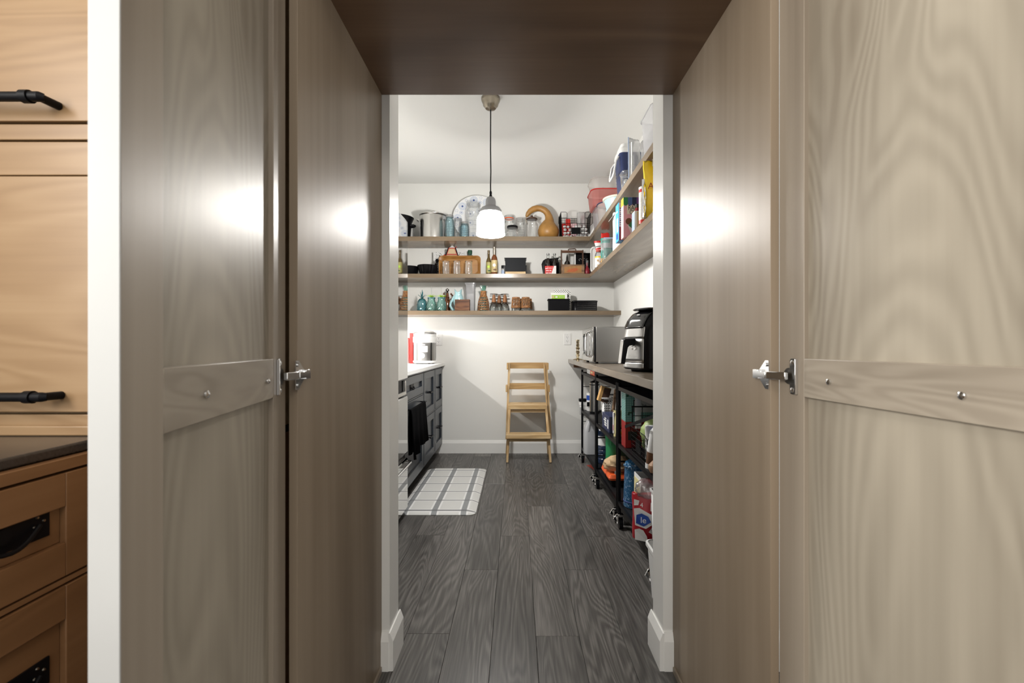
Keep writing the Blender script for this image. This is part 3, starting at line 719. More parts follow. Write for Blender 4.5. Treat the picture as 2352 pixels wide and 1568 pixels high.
# black towel over the bar: two hanging layers with folds
def towel():
    mb = MB(); rings = []
    ny = 26; xb = NX+0.042
    prof = [(-0.012, 0.36), (-0.013, 0.50), (-0.012, 0.62), (-0.008, 0.659), (0.0, 0.668), (0.009, 0.660), (0.013, 0.62), (0.016, 0.50), (0.020, 0.33)]
    fr, bk = [], []
    for i in range(ny+1):
        t = i/ny; y = 3.03+0.47*t; row = []
        for j, (dx, z) in enumerate(prof):
            k = max(0, (0.66-z)/0.33)
            wob = 0.012*k*sin(t*21+0.7*(j > 4))*(1 if j > 4 else 0.3)+0.006*k*sin(t*47)
            row.append((xb+dx+wob*(1 if j > 4 else 0.4), y+0.02*k*sin(3*t), z-(0.012*sin(t*9) if j in (0, 8) else 0)+(0.05*k*t if j > 4 else 0)))
        fr.append(row)
    vs = [p for r in fr for p in r]; n = len(prof)
    fs = [(i*n+j, i*n+j+1, (i+1)*n+j+1, (i+1)*n+j) for i in range(ny) for j in range(n-1)]
    mb.add(vs, fs); return mb
one("kitchen_towel", "black cloth towel draped over the bar of the charcoal unit", "towel", towel(), "towel_black", solid=0.005)

# refrigerator, front faces the aisle
fr = thing("refrigerator", "tall mirror-polished steel refrigerator seen edge-on beside the left jamb", "refrigerator", (-1.03, 2.58, 0))
FX = 0.33                                   # door face at x = -0.70
fy0, fy1 = -0.44, 0.362
obj("body", MB().box(-0.325, FX-0.075, fy0, fy1, 0.03, 1.885), "grey_metal", fr, bevel=0.004)
def door_slab(z0, z1):
    return MB().loft([[(x, y, z0+(z1-z0)*0) for x, y in ()] for _ in ()]) if False else MB().box(FX-0.07, FX, fy0, fy1, z0, z1)
ud = obj("upper_door", door_slab(0.872, 1.895), "fridge_steel", fr, bevel=0.012)
md_ = obj("middle_drawer", door_slab(0.40, 0.772), "fridge_steel", fr, bevel=0.012)
ld = obj("freezer_drawer", door_slab(0.045, 0.372), "fridge_steel", fr, bevel=0.012)
obj("handle_recess", MB().box(FX-0.065, FX-0.03, fy0+0.01, fy1-0.006, 0.772, 0.872), "black_plastic", fr)
obj("handle", MB().box(FX-0.03, FX-0.008, fy0+0.02, fy1-0.01, 0.775, 0.800).box(FX-0.03, FX-0.010, fy1-0.03, fy1-0.008, 0.785, 0.868), "stainless", fr, bevel=0.004)
obj("handle", MB().tube([(FX+0.03, fy0+0.05, 0.352), (FX+0.032, fy1-0.07, 0.352), (FX+0.025, fy1-0.04, 0.352), (FX-0.002, fy1-0.022, 0.352)], 0.008, 10), "chrome", fr)
obj("handle_recess", MB().box(FX-0.066, FX-0.02, fy0+0.01, fy1-0.004, 0.372, 0.400), "black_plastic", fr)
obj("base_grille", MB().box(-0.3, FX-0.04, fy0+0.01, fy1-0.01, 0.0, 0.05), "black_plastic", fr)

# under-shelf lamp bar over the left counter (behind the refrigerator)
lb = thing("lamp_bar", "slim white under-shelf lamp bar over the left counter behind the refrigerator", "lamp", (-1.30, 3.85, 1.383))
obj("housing", MB().box(-0.02, 0.02, -0.40, 0.40, -0.022, 0.0), "white_plastic", lb, bevel=0.002)
obj("diffuser", MB().box(-0.016, 0.016, -0.39, 0.39, -0.026, -0.022), "led_glow", lb)
one("wall_shelf", "short wooden shelf on the left wall over the counter, behind the refrigerator", "shelf", MB().box(XL+0.0005, -1.26, 3.0, SY-0.001, 1.383, 1.423), "shelf_wood_side", bevel=0.0015, group="floating wooden shelves")
la = area("lamp_bar_light", (-1.30, 3.85, 1.352), (0.6, 0, -0.75), 0.03, 0.78, 20.0, (1.0, 0.97, 0.93))
zl = Vector((-0.6, 0, 0.75)).normalized(); yl = Vector((0, 1, 0)); xl = yl.cross(zl)
la.rotation_euler = Matrix((xl, yl, zl)).transposed().to_euler()

# =================================================================== PENDANT LAMP
PX, PY = U(1127, 3.03), 3.03
pd = thing("pendant_lamp", "pendant lamp with glowing white ribbed glass shade hanging on a black cord", "lamp", (PX, PY, 1.82))
def L(z): return z-1.82
obj("canopy", MB().lathe([(0.062, L(2.74)), (0.063, L(2.728)), (0.060, L(2.716)), (0.051, L(2.700)), (0.050, L(2.690)), (0.040, L(2.678)), (0.034, L(2.668)), (0.006, L(2.660))], 32), "nickel", pd)
obj("cord", MB().tube([(0, 0, L(2.66)), (-0.001, 0, L(2.4)), (0.0012, 0, L(2.25)), (-0.001, 0, L(2.16)), (0, 0, L(2.10))], 0.0042, 8), "cord", pd)
obj("strain_relief", MB().lathe([(0.007, L(2.118)), (0.009, L(2.105)), (0.007, L(2.100)), (0.012, L(2.075)), (0.014, L(2.068))], 16), "black_plastic", pd)
obj("socket_cap", MB().lathe([(0.010, L(2.082)), (0.022, L(2.078)), (0.031, L(2.066)), (0.034, L(2.05)), (0.034, L(2.028)), (0.038, L(2.018)), (0.060, L(2.008)), (0.072, L(1.992)), (0.074, L(1.975)), (0.071, L(1.973))], 32, cap1=False), "grey_metal", pd)
sh_prof = [(0.070, 1.986), (0.071, 1.970), (0.075, 1.960), (0.086, 1.946), (0.0905, 1.930), (0.0905, 1.872), (0.0915, 1.850), (0.094, 1.838), (0.0950, 1.830), (0.0935, 1.826)]
so = obj("shade", MB().lathe([(r, L(z)) for r, z in sh_prof], 120, cap0=False, cap1=False, flute=0.006, nf=60), "lit_shade", pd)
obj("bulb", MB().lathe([(0.012, L(1.985)), (0.014, L(1.965)), (0.026, L(1.940)), (0.029, L(1.920)), (0.024, L(1.900)), (0.012, L(1.888)), (0.001, L(1.886))], 20), "bulb_glow", pd)
pl = bpy.data.lights.new("pendant_light", 'POINT'); pl.energy = 96; pl.color = (1.0, 0.98, 0.955); pl.shadow_soft_size = 0.034
po = bpy.data.objects.new("pendant_light", pl); COL.objects.link(po); po.location = (PX, PY, 1.918)

# =================================================================== RIGHT: wooden counter and three rolling carts
RC = 0.527
one("wooden_counter", "long grey-brown wooden counter along the right wall carrying microwave and air fryer", "countertop", MB().box(RC, XR-0.0005, 1.66, YB-0.0005, 0.918, 0.955), "counter_wood", bevel=0.002)
one("counter_cleat", "brown wooden support cleat under the far end of the wooden counter", "bracket", MB().box(RC+0.055, XR-0.0005, YB-0.04, YB-0.0005, 0.872, 0.918), "brown", bevel=0.001)
CF, CB = 0.62, 0.95
def cart(label, y0, y1, zb, zm):
    t = thing("rolling_cart", label, "cart", ((CF+CB)/2, (y0+y1)/2, 0), group="rolling carts under the wooden counter")
    hx, hy = (CB-CF)/2, (y1-y0)/2
    for sx in (-1, 1):
        for sy in (-1, 1):
            x, y = sx*hx, sy*(hy-0.008)
            p = obj("post", MB().tube([(x, y, 0.085), (x, y, 0.868)], 0.0100, 10), "black_iron", t)
            y = sy*(hy-0.036)
            c = obj("caster", MB().tube([(x-0.011, y, 0.033), (x+0.011, y, 0.033)], 0.033, 18), "black_plastic", t)
            fk = MB().box(x-0.018, x-0.013, y-0.014, y+0.014, 0.028, 0.082).box(x+0.013, x+0.018, y-0.014, y+0.014, 0.028, 0.082).box(x-0.018, x+0.018, y-0.016, y+0.016, 0.074, 0.088)
            fk.tube([(x-0.022, y, 0.033), (x-0.013, y, 0.033)], 0.008, 8)
            if sx < 0: fk.beam((x-0.016, y+0.006, 0.078), (x-0.038, y-0.012, 0.055), 0.020, 0.006, (0, 1, 0))
            obj("fork", fk, "chrome", c, bevel=0.001)
    for z, m in ((zb, "slate_shelf"), (zm, "slate_shelf"), (0.845, "black_iron")):
        th = 0.016
        obj("shelf", MB().box(-hx+0.009, hx-0.009, -hy+0.018, hy-0.018, z-th, z), m, t, bevel=0.001)
        rim = MB()
        for sx in (-1, 1): rim.box(sx*hx-0.007, sx*hx+0.007, -hy+0.008, hy-0.008, z-0.022, z+0.001)
        for sy in (-1, 1): rim.box(-hx, hx, sy*(hy-0.010)-0.006, sy*(hy-0.010)+0.006, z-0.022, z+0.001)
        obj("shelf_rim", rim, "black_iron", t)
    for sy in (-1, 1):
        for za, zc_ in ((zb+0.10, zb+0.24), (zm+0.09, zm+0.22)):
            obj("end_rail", MB().tube([(-hx, sy*(hy-0.008), za), (hx, sy*(hy-0.008), za)], 0.003, 6).tube([(-hx, sy*(hy-0.008), zc_), (hx, sy*(hy-0.008), zc_)], 0.003, 6), "black_iron", t)
    br = MB().beam((hx, -hy+0.01, zb+0.03), (hx, hy-0.01, zm-0.05), 0.008, 0.004, (1, 0, 0)).beam((hx, -hy+0.01, zm-0.05), (hx, hy-0.01, zb+0.03), 0.008, 0.004, (1, 0, 0))
    obj("cross_brace", br, "black_iron", t)
    return t
cart("black metal rolling cart farthest from the opening, holding the white jug and steel canister", 3.528, 4.288, 0.140, 0.487)
cart("middle black rolling cart, holding the green bag and the tapered white basket", 2.778, 3.515, 0.140, 0.497)
cart("nearest black rolling cart, holding the blue speckled pot and polka-dot box", 2.015, 2.752, 0.155, 0.502)

cart_n = [o for o in bpy.data.objects if o.name == "rolling_cart.002"][0]
st_ = obj("brace_strap", MB().beam((0.612, 2.56, 0.635), (0.612, 2.03, 0.775), 0.016, 0.003, (1, 0, 0)), "black_matte", None); st_.parent = cart_n; st_.matrix_parent_inverse = Matrix.Translation(-cart_n.location)

# =================================================================== THINGS ON THE BACK SHELVES
BY = 4.45                                     # usual distance of things on the back shelves
def back(px, Y=BY): return U(px, Y)

# ---- top shelf --------------------------------------------------
# black enamel pot at the left end
t = thing("stock_pot", "black flared pot at the far left end of the top shelf", "pot", (back(914), BY, Z1))
obj("body", MB().lathe([(0.105, 0), (0.118, 0.01), (0.128, 0.12), (0.132, 0.165), (0.148, 0.205), (0.154, 0.216), (0.150, 0.218), (0.126, 0.165), (0.12, 0.02)], 36, cap1=True), "black_plastic", t)
for s in (-1, 1):
    obj("handle", MB().tube([(s*0.125, -0.03, 0.135), (s*0.158, -0.022, 0.137), (s*0.166, 0, 0.137), (s*0.158, 0.022, 0.137), (s*0.125, 0.03, 0.135)], 0.012, 8), "black_plastic", t)
# stainless stock pot with lid
t = thing("stock_pot", "stainless steel stock pot with lid and side handles on the top shelf", "pot", (back(995), BY, Z1))
obj("body", MB().lathe([(0.118, 0), (0.124, 0.004), (0.1255, 0.02), (0.1255, 0.224), (0.133, 0.230), (0.131, 0.233)], 40), "stainless", t)
obj("lid", MB().lathe([(0.134, 0.2335), (0.135, 0.238), (0.12, 0.246), (0.08, 0.256), (0.03, 0.261), (0.002, 0.262)], 40), "stainless", t)
obj("knob", MB().lathe([(0.010, 0.260), (0.009, 0.270), (0.022, 0.277), (0.022, 0.282), (0.012, 0.286), (0.001, 0.287)], 20), "stainless", t)
for s in (-1, 1):
    obj("handle", MB().tube([(s*0.122, -0.045, 0.188), (s*0.150, -0.040, 0.192), (s*0.158, -0.02, 0.194), (s*0.158, 0.02, 0.194), (s*0.150, 0.040, 0.192), (s*0.122, 0.045, 0.188)], 0.0055, 8), "stainless", t)

# jars
def mason_jar(label, px, Y, dia, h, gl, lid_m, z=Z1, lid=True, ribs=True, group=None, seal=None, bail=False, knob=False, cat="jar", shoulder=0.80):
    t = thing("glass_jar", label, cat, (U(px, Y), Y, z), group=group)
    r = dia/2; n = r*0.80; hs = h*shoulder
    prof = [(r*0.86, 0), (r*0.97, 0.006), (r, 0.02), (r, hs*0.88), (r*0.96, hs*0.95), (n, hs+0.008), (n, h-0.012)]
    obj("body", MB().lathe(prof, 28, cap1=False), gl, t)
    if ribs:
        rb = MB()
        for k in range(4):
            zz = hs*(0.28+0.14*k); rb.tube([(r*1.003*cos(a), r*1.003*sin(a), zz+0.0015*sin(6*a)) for a in [2*pi*i/28 for i in range(28)]], 0.0009, 5, closed=True)
        obj("moulding", rb, gl, t)
    if knob:
        obj("lid", MB().lathe([(n*0.7, h-0.030), (n*1.12, h-0.022), (n*1.12, h-0.014), (n*0.8, h-0.006), (n*0.3, h)], 24), lid_m, t)
        obj("lid_knob", MB().lathe([(0.008, h-0.001), (0.012, h+0.008), (0.012, h+0.015), (0.002, h+0.019)], 16), lid_m, t)
    elif lid:
        obj("lid", MB().lathe([(n*1.06, h-0.020), (n*1.07, h-0.004), (n*1.02, h), (n*0.2, h+0.001)], 28), lid_m, t)
    if seal: obj("seal_ring", MB().lathe([(n*1.02, h-0.030), (n*1.10, h-0.027), (n*1.10, h-0.023), (n*1.02, h-0.020)], 28, cap0=False, cap1=False), seal, t)
    if bail:
        w_ = MB().tube([(n*1.12*cos(a), n*1.12*sin(a), h-0.045) for a in [2*pi*i/20 for i in range(20)]], 0.0013, 5, closed=True)
        w_.tube([(n*1.1, -0.008, h-0.045), (n*1.2, -0.01, h-0.02), (n*0.9, 0, h+0.004), (-n*0.9, 0, h+0.004), (-n*1.2, -0.01, h-0.02), (-n*1.1, -0.008, h-0.045)], 0.0015, 5)
        obj("wire_bail", w_, "zinc", t)
    return t
GJ = "glass jars on the top shelf"
mason_jar("tall blue glass jar with zinc lid beside the stainless pot", 1033.0, 4.355, 0.086, 0.214, "aqua_glass", "zinc", group=GJ)
mason_jar("clear glass jar between the two blue jars", 1052.5, 4.50, 0.092, 0.222, "jar_glass", "jar_glass", group=GJ)
mason_jar("short blue glass jar with zinc lid before the platter", 1067.5, 4.40, 0.090, 0.160, "aqua_glass", "zinc", group=GJ)
mason_jar("tall wide clear glass jar behind the pendant, before the blue floral platter", 1089, 4.42, 0.150, 0.342, "jar_glass", "jar_glass", group=GJ, shoulder=0.86)
mason_jar("clear clip-top jar with orange rubber seal right of the pendant", 1169, 4.50, 0.112, 0.248, "jar_glass", "jar_glass", group=GJ, seal="orange", bail=True)
mason_jar("clear glass jar with wire bail between orange-seal jar and knob-lid jar", 1194, 4.49, 0.104, 0.222, "jar_glass", "jar_glass", group=GJ, bail=True)
mason_jar("small squat clear jar with flat black lid at the front", 1177, 4.36, 0.124, 0.112, "jar_glass", "black_plastic", group=GJ, ribs=False, shoulder=0.72)
mason_jar("clear jar with dark brown knobbed lid beneath the gourd's stem", 1221.5, 4.44, 0.122, 0.220, "jar_glass", "brown_dark", group=GJ, knob=True, ribs=False, shoulder=0.74)

# blue and white platter leaning on the wall
R = 0.238
t = thing("platter", "large round white platter with blue daisy pattern leaning on the wall", "plate", (back(1096, 4.57), 4.545, Z1))
tilt = radians(-10)
pl_e = MB().lathe([(0.05, -0.004), (R*0.62, -0.004), (R*0.70, 0.004), (R*0.97, 0.016), (R, 0.017), (R, 0.021), (R*0.96, 0.021), (R*0.70, 0.010), (R*0.60, 0.002), (0.02, 0.001)], 64)
Mt = Matrix.Translation((0, 0, R)) @ Matrix.Rotation(radians(90)+tilt, 4, 'X')
def tr(mb, T): mb.v = [tuple(T @ Vector(p)) for p in mb.v]; return mb
obj("dish", tr(pl_e, Mt), "ceramic_white", t)
def plate_face(r): return 0.0015 if r < R*0.6 else (0.0022+(r-R*0.6)/(R*0.1)*0.008 if r < R*0.7 else 0.0105+(r-R*0.7)/(R*0.26)*0.0108)
fl, fc, sm = MB(), MB(), MB()
def spot(mb, cx, cy, r, n=10):
    z = plate_face(sqrt(cx*cx+cy*cy))+0.0012
    mb.add([(cx+r*cos(2*pi*i/n), cy+r*sin(2*pi*i/n), plate_face(sqrt((cx+r*cos(2*pi*i/n))**2+(cy+r*sin(2*pi*i/n))**2))+0.0012) for i in range(n)], [tuple(range(n))])
def petal(mb, cx, cy, a, r0, r1, w_):
    P = []
    for rr, ww in ((r0, -w_*0.3), (r1, -w_), (r1+w_, 0), (r1, w_), (r0, w_*0.3)):
        x = cx+rr*cos(a)-ww*sin(a); y = cy+rr*sin(a)+ww*cos(a); P.append((x, y, plate_face(sqrt(x*x+y*y))+0.0012))
    mb.add(P, [(0, 1, 2, 3, 4)])
for k in range(9):
    a = 2*pi*k/9+0.35; cx, cy = R*0.80*cos(a), R*0.80*sin(a); spot(fc, cx, cy, 0.011)
    for j in range(16): petal(fl, cx, cy, 2*pi*j/16, 0.015, 0.038, 0.0030)
    a2 = a+pi/9; cx, cy = R*0.70*cos(a2), R*0.70*sin(a2); spot(fc, cx, cy, 0.005)
    for j in range(9): petal(fl, cx, cy, 2*pi*j/9, 0.008, 0.018, 0.0026)
    cx, cy = R*0.90*cos(a2), R*0.90*sin(a2)
    for j in range(5): spot(fc, cx+0.012*cos(j*1.3), cy+0.012*sin(j*1.3), 0.0028, 6)
for k in range(5):
    a = 2*pi*k/5; cx, cy = R*0.34*cos(a), R*0.34*sin(a); spot(fc, cx, cy, 0.010)
    for j in range(14): petal(fl, cx, cy, 2*pi*j/14, 0.014, 0.034, 0.0030)
for mb_, m_ in ((fl, "plate_pale"), (fc, "plate_blue")):
    o = obj("painted_daisies", tr(mb_, Mt), m_, t, smooth=False); o["kind"] = "stuff"

# gourd
GY = 4.44
def gpt(zx, zy): return (U(1120+zx/7.13, GY)-U(1259.5, GY), 0, V(400+zy/7.13, GY)-Z1)
body = [((0, 0, 0.002), 0.045), ((0, 0, 0.012), 0.072), ((0, 0, 0.035), 0.094), ((0, 0, 0.065), 0.103), ((0, 0, 0.095), 0.102), ((0, 0, 0.125), 0.091), ((0.002, 0, 0.150), 0.073), ((0.004, 0, 0.172), 0.056), (gpt(1010, 745), 0.043), (gpt(1000, 690), 0.036), (gpt(978, 638), 0.032), (gpt(935, 592), 0.030), (gpt(875, 563), 0.0295), (gpt(810, 557), 0.030), (gpt(748, 573), 0.0295), (gpt(697, 605), 0.027), (gpt(660, 648), 0.022), (gpt(640, 688), 0.015), (gpt(632, 702), 0.006)]
t = thing("gourd", "large golden dried gourd with long curled neck on the top shelf", "gourd", (U(1259.5, GY), GY, Z1))
obj("skin", MB().tube([b[0] for b in body], [b[1] for b in body], 26), "gourd_skin", t)
obj("stem", MB().tube([gpt(629, 696), gpt(632, 740), gpt(640, 790), gpt(662, 830)], [0.004, 0.0028, 0.0028, 0.002], 6), "stem_brown", t)

# wire basket helper
def wire_basket(t, w, d, hf, hs, step, sw=0.0022, sc=0.0012):
    fr_ = MB(); x0, x1, y0, y1 = -w/2, w/2, -d/2, d/2; fl_ = 0.012
    fr_.tube([(x0, y0, 0.004), (x1, y0, 0.004), (x1, y1, 0.004), (x0, y1, 0.004)], sw, 6, closed=True)
    fr_.tube([(x0, y0, hf), (x1, y0, hf)], sw, 6)
    fr_.tube([(x0-fl_, y1, hs), (x1+fl_, y1, hs)], sw, 6)
    for x, s in ((x0, -1), (x1, 1)):
        fr_.tube([(x, y0, 0.004), (x+s*fl_*0.4, y0, hf), (x+s*fl_, y0, hs-0.008), (x+s*fl_, y0+0.008, hs), (x+s*fl_, y1, hs), (x, y1, 0.004)], sw, 6)
    if hs > hf+0.02:
        for s, x in ((1, x0), (-1, x1)):
            xx = x+s*0.045
            fr_.tube([(xx, y0, hf), (xx, y0, hs-0.010), (xx-s*0.012, y0, hs), (x-s*fl_, y0, hs)], sw, 6); fr_.tube([(x-s*fl_*.5, y0, (hf+hs)/2), (xx, y0, (hf+hs)/2)], sw*0.8, 6)
    obj("wire_frame", fr_, "black_iron", t)
    g = MB(); n = int(w/step)
    for i in range(1, n): g.rod((x0+w*i/n, y0, 0.004), (x0+w*i/n, y0, hf), sc, 4); g.rod((x0+w*i/n, y1, 0.004), (x0+w*i/n, y1, hs), sc, 4); g.rod((x0+w*i/n, y0, 0.004), (x0+w*i/n, y1, 0.004), sc, 4)
    m_ = int(hf/step)
    for k in range(1, m_+1): g.rod((x0, y0, hf*k/(m_+1)), (x1, y0, hf*k/(m_+1)), sc, 4)
    nd = int(d/step); mh = int(hs/step)
    for x, s in ((x0, -1), (x1, 1)):
        for i in range(1, nd): g.rod((x, y0+d*i/nd, 0.004), (x+s*fl_, y0+d*i/nd, hs), sc, 4)
        for k in range(1, mh+1): zz = hs*k/(mh+1); g.rod((x+s*fl_*zz/hs, y0, zz), (x+s*fl_*zz/hs, y1, zz), sc, 4)
    for k in range(1, mh+1): g.rod((x0, y1, hs*k/(mh+1)), (x1, y1, hs*k/(mh+1)), sc, 4)
    o = obj("wire_mesh", g, "black_iron", t); o["kind"] = "stuff"
    for x, s in ((x0, -1), (x1, 1)):
        xx = x+s*(fl_+0.002)
        obj("side_handle", MB().tube([(xx, y0+0.03, hs*0.82), (xx+s*0.016, y0+0.03, hs*0.86), (xx+s*0.018, y0+0.03, hs*0.58), (xx, y0+0.03, hs*0.52)], 0.0022, 6), "black_iron", t)
WY = 4.46
t = thing("wire_basket", "black wire basket with dark name plate on the top shelf", "basket", (U(1319.5, WY), WY, Z1))
wire_basket(t, 0.262, 0.22, 0.135, 0.245, 0.022)
obj("name_plate", MB().box(-0.045, 0.040, -0.1165, -0.1125, 0.035, 0.095), "black_matte", t)
bx0 = U(1319.5, WY)
g = "sweets bags in the top shelf basket"
one("sweets_bag", "crumpled clear bag of white wrapped sweets in the top shelf wire basket", "bag", bag(0.085, 0.08, 0.250, 3, 0.25, 0.4), "milky_film", (bx0+0.066, WY-0.02, Z1+0.007))
one("sweets_bag", "red plastic sweets bag with gold clip in the top shelf wire basket", "bag", bag(0.046, 0.08, 0.195, 5, 0.1, 0.5), "red", (bx0-0.062, WY+0.01, Z1+0.007))
one("gift_tube", "bright red tube end leaning over the right side of the wire basket", "tube", MB().beam((0.0, 0, 0.0), (-0.022, 0, 0.235), 0.04, 0.03), "red", (bx0+0.112, WY+0.06, Z1+0.026))
random.seed(11)
for i, (dx, dz, dy) in enumerate([(-0.105, 0.02, -0.075), (-0.075, 0.02, -0.08), (-0.045, 0.02, -0.075), (-0.10, 0.05, -0.075), (-0.068, 0.052, -0.08), (0.062, 0.02, -0.08), (0.092, 0.02, -0.075), (0.02, 0.02, -0.08), (0.07, 0.055, -0.08), (0.1, 0.055, -0.07), (-0.1, 0.085, -0.07), (0.035, 0.088, -0.08), (-0.02, 0.088, -0.08), (-0.08, 0.018, -0.09), (-0.055, 0.080, -0.085), (0.068, 0.088, -0.085), (0.100, 0.088, -0.075), (-0.072, 0.110, -0.08), (0.005, 0.112, -0.085), (0.040, 0.116, -0.08), (0.082, 0.116, -0.08), (-0.105, 0.116, -0.07), (-0.030, 0.050, -0.09), (0.045, 0.018, -0.09)]):
    one("wrapped_sweet", "small white wrapped sweet showing through the mesh of the top shelf basket", "sweet", MB().ball((0, 0, 0), 0.016, 10, 6, (1.1, 0.9, 0.8)), "paper_white", (bx0+dx, WY+dy, Z1+dz), (0, 0, i), group="white sweets in the wire basket")
one("sweets_bag", "pale pink sweets bag low in the top shelf wire basket", "bag", bag(0.060, 0.10, 0.150, 9, 0.15, 0.5), "pale_pink", (bx0-0.005, WY-0.002, Z1+0.007))
one("candy_cane_bag", "red and white striped bag at the left end of the wire basket", "bag", bag(0.040, 0.07, 0.155, 12, 0.1, 0.5), "red", (bx0-0.108, WY+0.02, Z1+0.007))
t = thing("trinket_bowl", "small brown bowl with purple ribbon between wire basket and white lids", "bowl", (U(1361, 4.57), 4.57, Z1))
obj("bowl", MB().lathe([(0.03, 0), (0.045, 0.03), (0.052, 0.09), (0.040, 0.14), (0.02, 0.168), (0.002, 0.17)], 20), "brown_dark", t)
obj("ribbon", MB().box(-0.010, 0.016, -0.060, -0.050, 0.01, 0.11), "purple", t)
obj("crown", MB().lathe([(0.040, 0.128), (0.043, 0.135), (0.020, 0.168), (0.002, 0.175)], 16), "crate_wood", t)

# ---- middle shelf ------------------------------------------------
def fluted_pan(label, px, Y, dia, h, flute=0.0, nf=0, flare=0.72):
    t = thing("baking_pan", label, "pan", (U(px, Y), Y, Z2)); r = dia/2
    obj("bowl", MB().lathe([(r*flare, 0), (r*(flare+0.06), 0.008), (r*0.97, h*0.92), (r, h), (r*0.985, h), (r*(flare+0.03), 0.012)], 72 if nf else 36, flute=flute, nf=nf), "black_plastic", t)
    obj("rim", MB().tube([(r*cos(a), r*sin(a), h) for a in [2*pi*i/48 for i in range(48)]], 0.003, 6, closed=True), "black_plastic", t)
fluted_pan("plain black round baking pan at the left end of the middle shelf", 941, 4.46, 0.185, 0.088)
fluted_pan("black fluted baking tin beside the floral canvas", 982, 4.43, 0.190, 0.095, 0.05, 18, 0.66)
CY = 4.585
t = thing("canvas_print", "white canvas print with black floral pattern behind the wooden tray", "picture", (U(1032, CY), CY, Z2))
w2 = U(1068, CY)-U(1032, CY); hc = V(579, CY)-Z2
obj("canvas", MB().box(-w2, w2, -0.012, 0.012, 0, hc), "paper_white", t)
obj("print", MB().box(-w2+0.010, w2-0.004, -0.0132, -0.0122, 0.004, hc-0.004), "floral_print", t)
obj("edge", MB().box(-w2-0.003, -w2, -0.012, 0.012, 0, hc), "paper_grey", t)
# little house ornament on a string peak
HY = 4.52
t = thing("house_ornament", "small house ornament with tartan red roof trim peeking above the wooden tray", "ornament", (U(1039, HY), HY, Z2))
hb = lambda y: V(y, HY)-Z2
wA = lambda p: p*HY/FPX
obj("body", MB().box(-0.055, 0.055, -0.03, 0.03, 0, hb(590)), "tan", t)
obj("gable", MB().add([(-0.058, -0.03, hb(590)), (0.058, -0.03, hb(590)), (0.030, -0.03, hb(571)), (-0.030, -0.03, hb(571)), (-0.058, 0.03, hb(590)), (0.058, 0.03, hb(590)), (0.030, 0.03, hb(571)), (-0.030, 0.03, hb(571))], [(0,1,2,3),(4,7,6,5),(0,4,5,1),(1,5,6,2),(2,6,7,3),(3,7,4,0)]), "tan", t)
for s in (-1, 1):
    obj("roof_edge", MB().beam((s*0.066, -0.033, hb(592)), (s*0.034, -0.033, hb(570)), 0.008, 0.012, (0, 1, 0)), "black_matte", t)
    obj("roof_trim", MB().beam((s*0.056, -0.036, hb(590)), (s*0.028, -0.036, hb(572)), 0.0045, 0.006, (0, 1, 0)), "tartan_red", t)
obj("roof_trim", MB().box(-0.050, 0.050, -0.036, -0.030, hb(587), hb(584.5)), "tartan_red", t)
obj("roof_trim", MB().box(-0.034, 0.034, -0.036, -0.030, hb(572.5), hb(570.5)), "tartan_red", t)
obj("peak", MB().loft([rrect(0.07, 0.05, 0.01, 2, z=hb(571)), rrect(0.028, 0.03, 0.005, 2, z=hb(566)), rrect(0.004, 0.004, 0.001, 2, z=hb(562.5))]), "paper_white", t)
obj("berry_sprig", MB().ball((-0.075, -0.02, hb(588)), 0.012).ball((-0.09, -0.02, hb(591)), 0.009).ball((0.04, -0.034, hb(569)), 0.006), "red", t)
# green glass bottle behind the tray
t = thing("bottle", "green glass bottle standing behind the wooden tray", "bottle", (U(1079.5, 4.54), 4.54, Z2))
k_ = lambda y: V(y, 4.54)-Z2
obj("glass", MB().lathe([(0.038, 0), (0.042, 0.01), (0.042, k_(592)), (0.034, k_(587)), (0.020, k_(585)), (0.019, k_(580)), (0.022, k_(575)), (0.020, k_(574.5))], 24), "green_glass", t)
obj("collar", MB().lathe([(0.0195, k_(583)), (0.0225, k_(582)), (0.0225, k_(576)), (0.0195, k_(575))], 20), "dark_green", t)
# wooden tray leaning
TY = 4.475
t = thing("serving_tray", "golden wooden serving tray with rounded corners leaning on the middle shelf", "tray", (U(1056.5, TY), TY, Z2))
tw = (1104-1009)*TY/FPX; th_ = V(588, TY)-Z2
ring_o = lambda y, ins: [(p[0], y, p[1]+th_/2) for p in rrect(tw-2*ins, th_-2*ins, 0.035, 6)]
obj("base", MB().loft([ring_o(0.012, 0.0), ring_o(0.002, 0.0)]), "bamboo_board", t)
obj("rim", MB().loft([ring_o(0.002, 0.0), ring_o(-0.020, -0.002), ring_o(-0.020, 0.004), ring_o(0.001, 0.030)], False, False), "bamboo_board", t)
wr = MB(); random.seed(4)
for i in range(60):
    a = random.uniform(0, 1); x = -tw/2-0.006+random.uniform(-0.020, 0.004)-0.012*sin(pi*a); z = 0.004+a*(th_*0.82); wr.ball((x, -0.016+random.uniform(-0.02, 0.01), z), random.uniform(0.005, 0.010), 6, 4)
one("garland", "dark berry garland hanging at the left end of the wooden tray", "garland", wr, "black_matte", (U(1056.5, TY), TY, Z2))
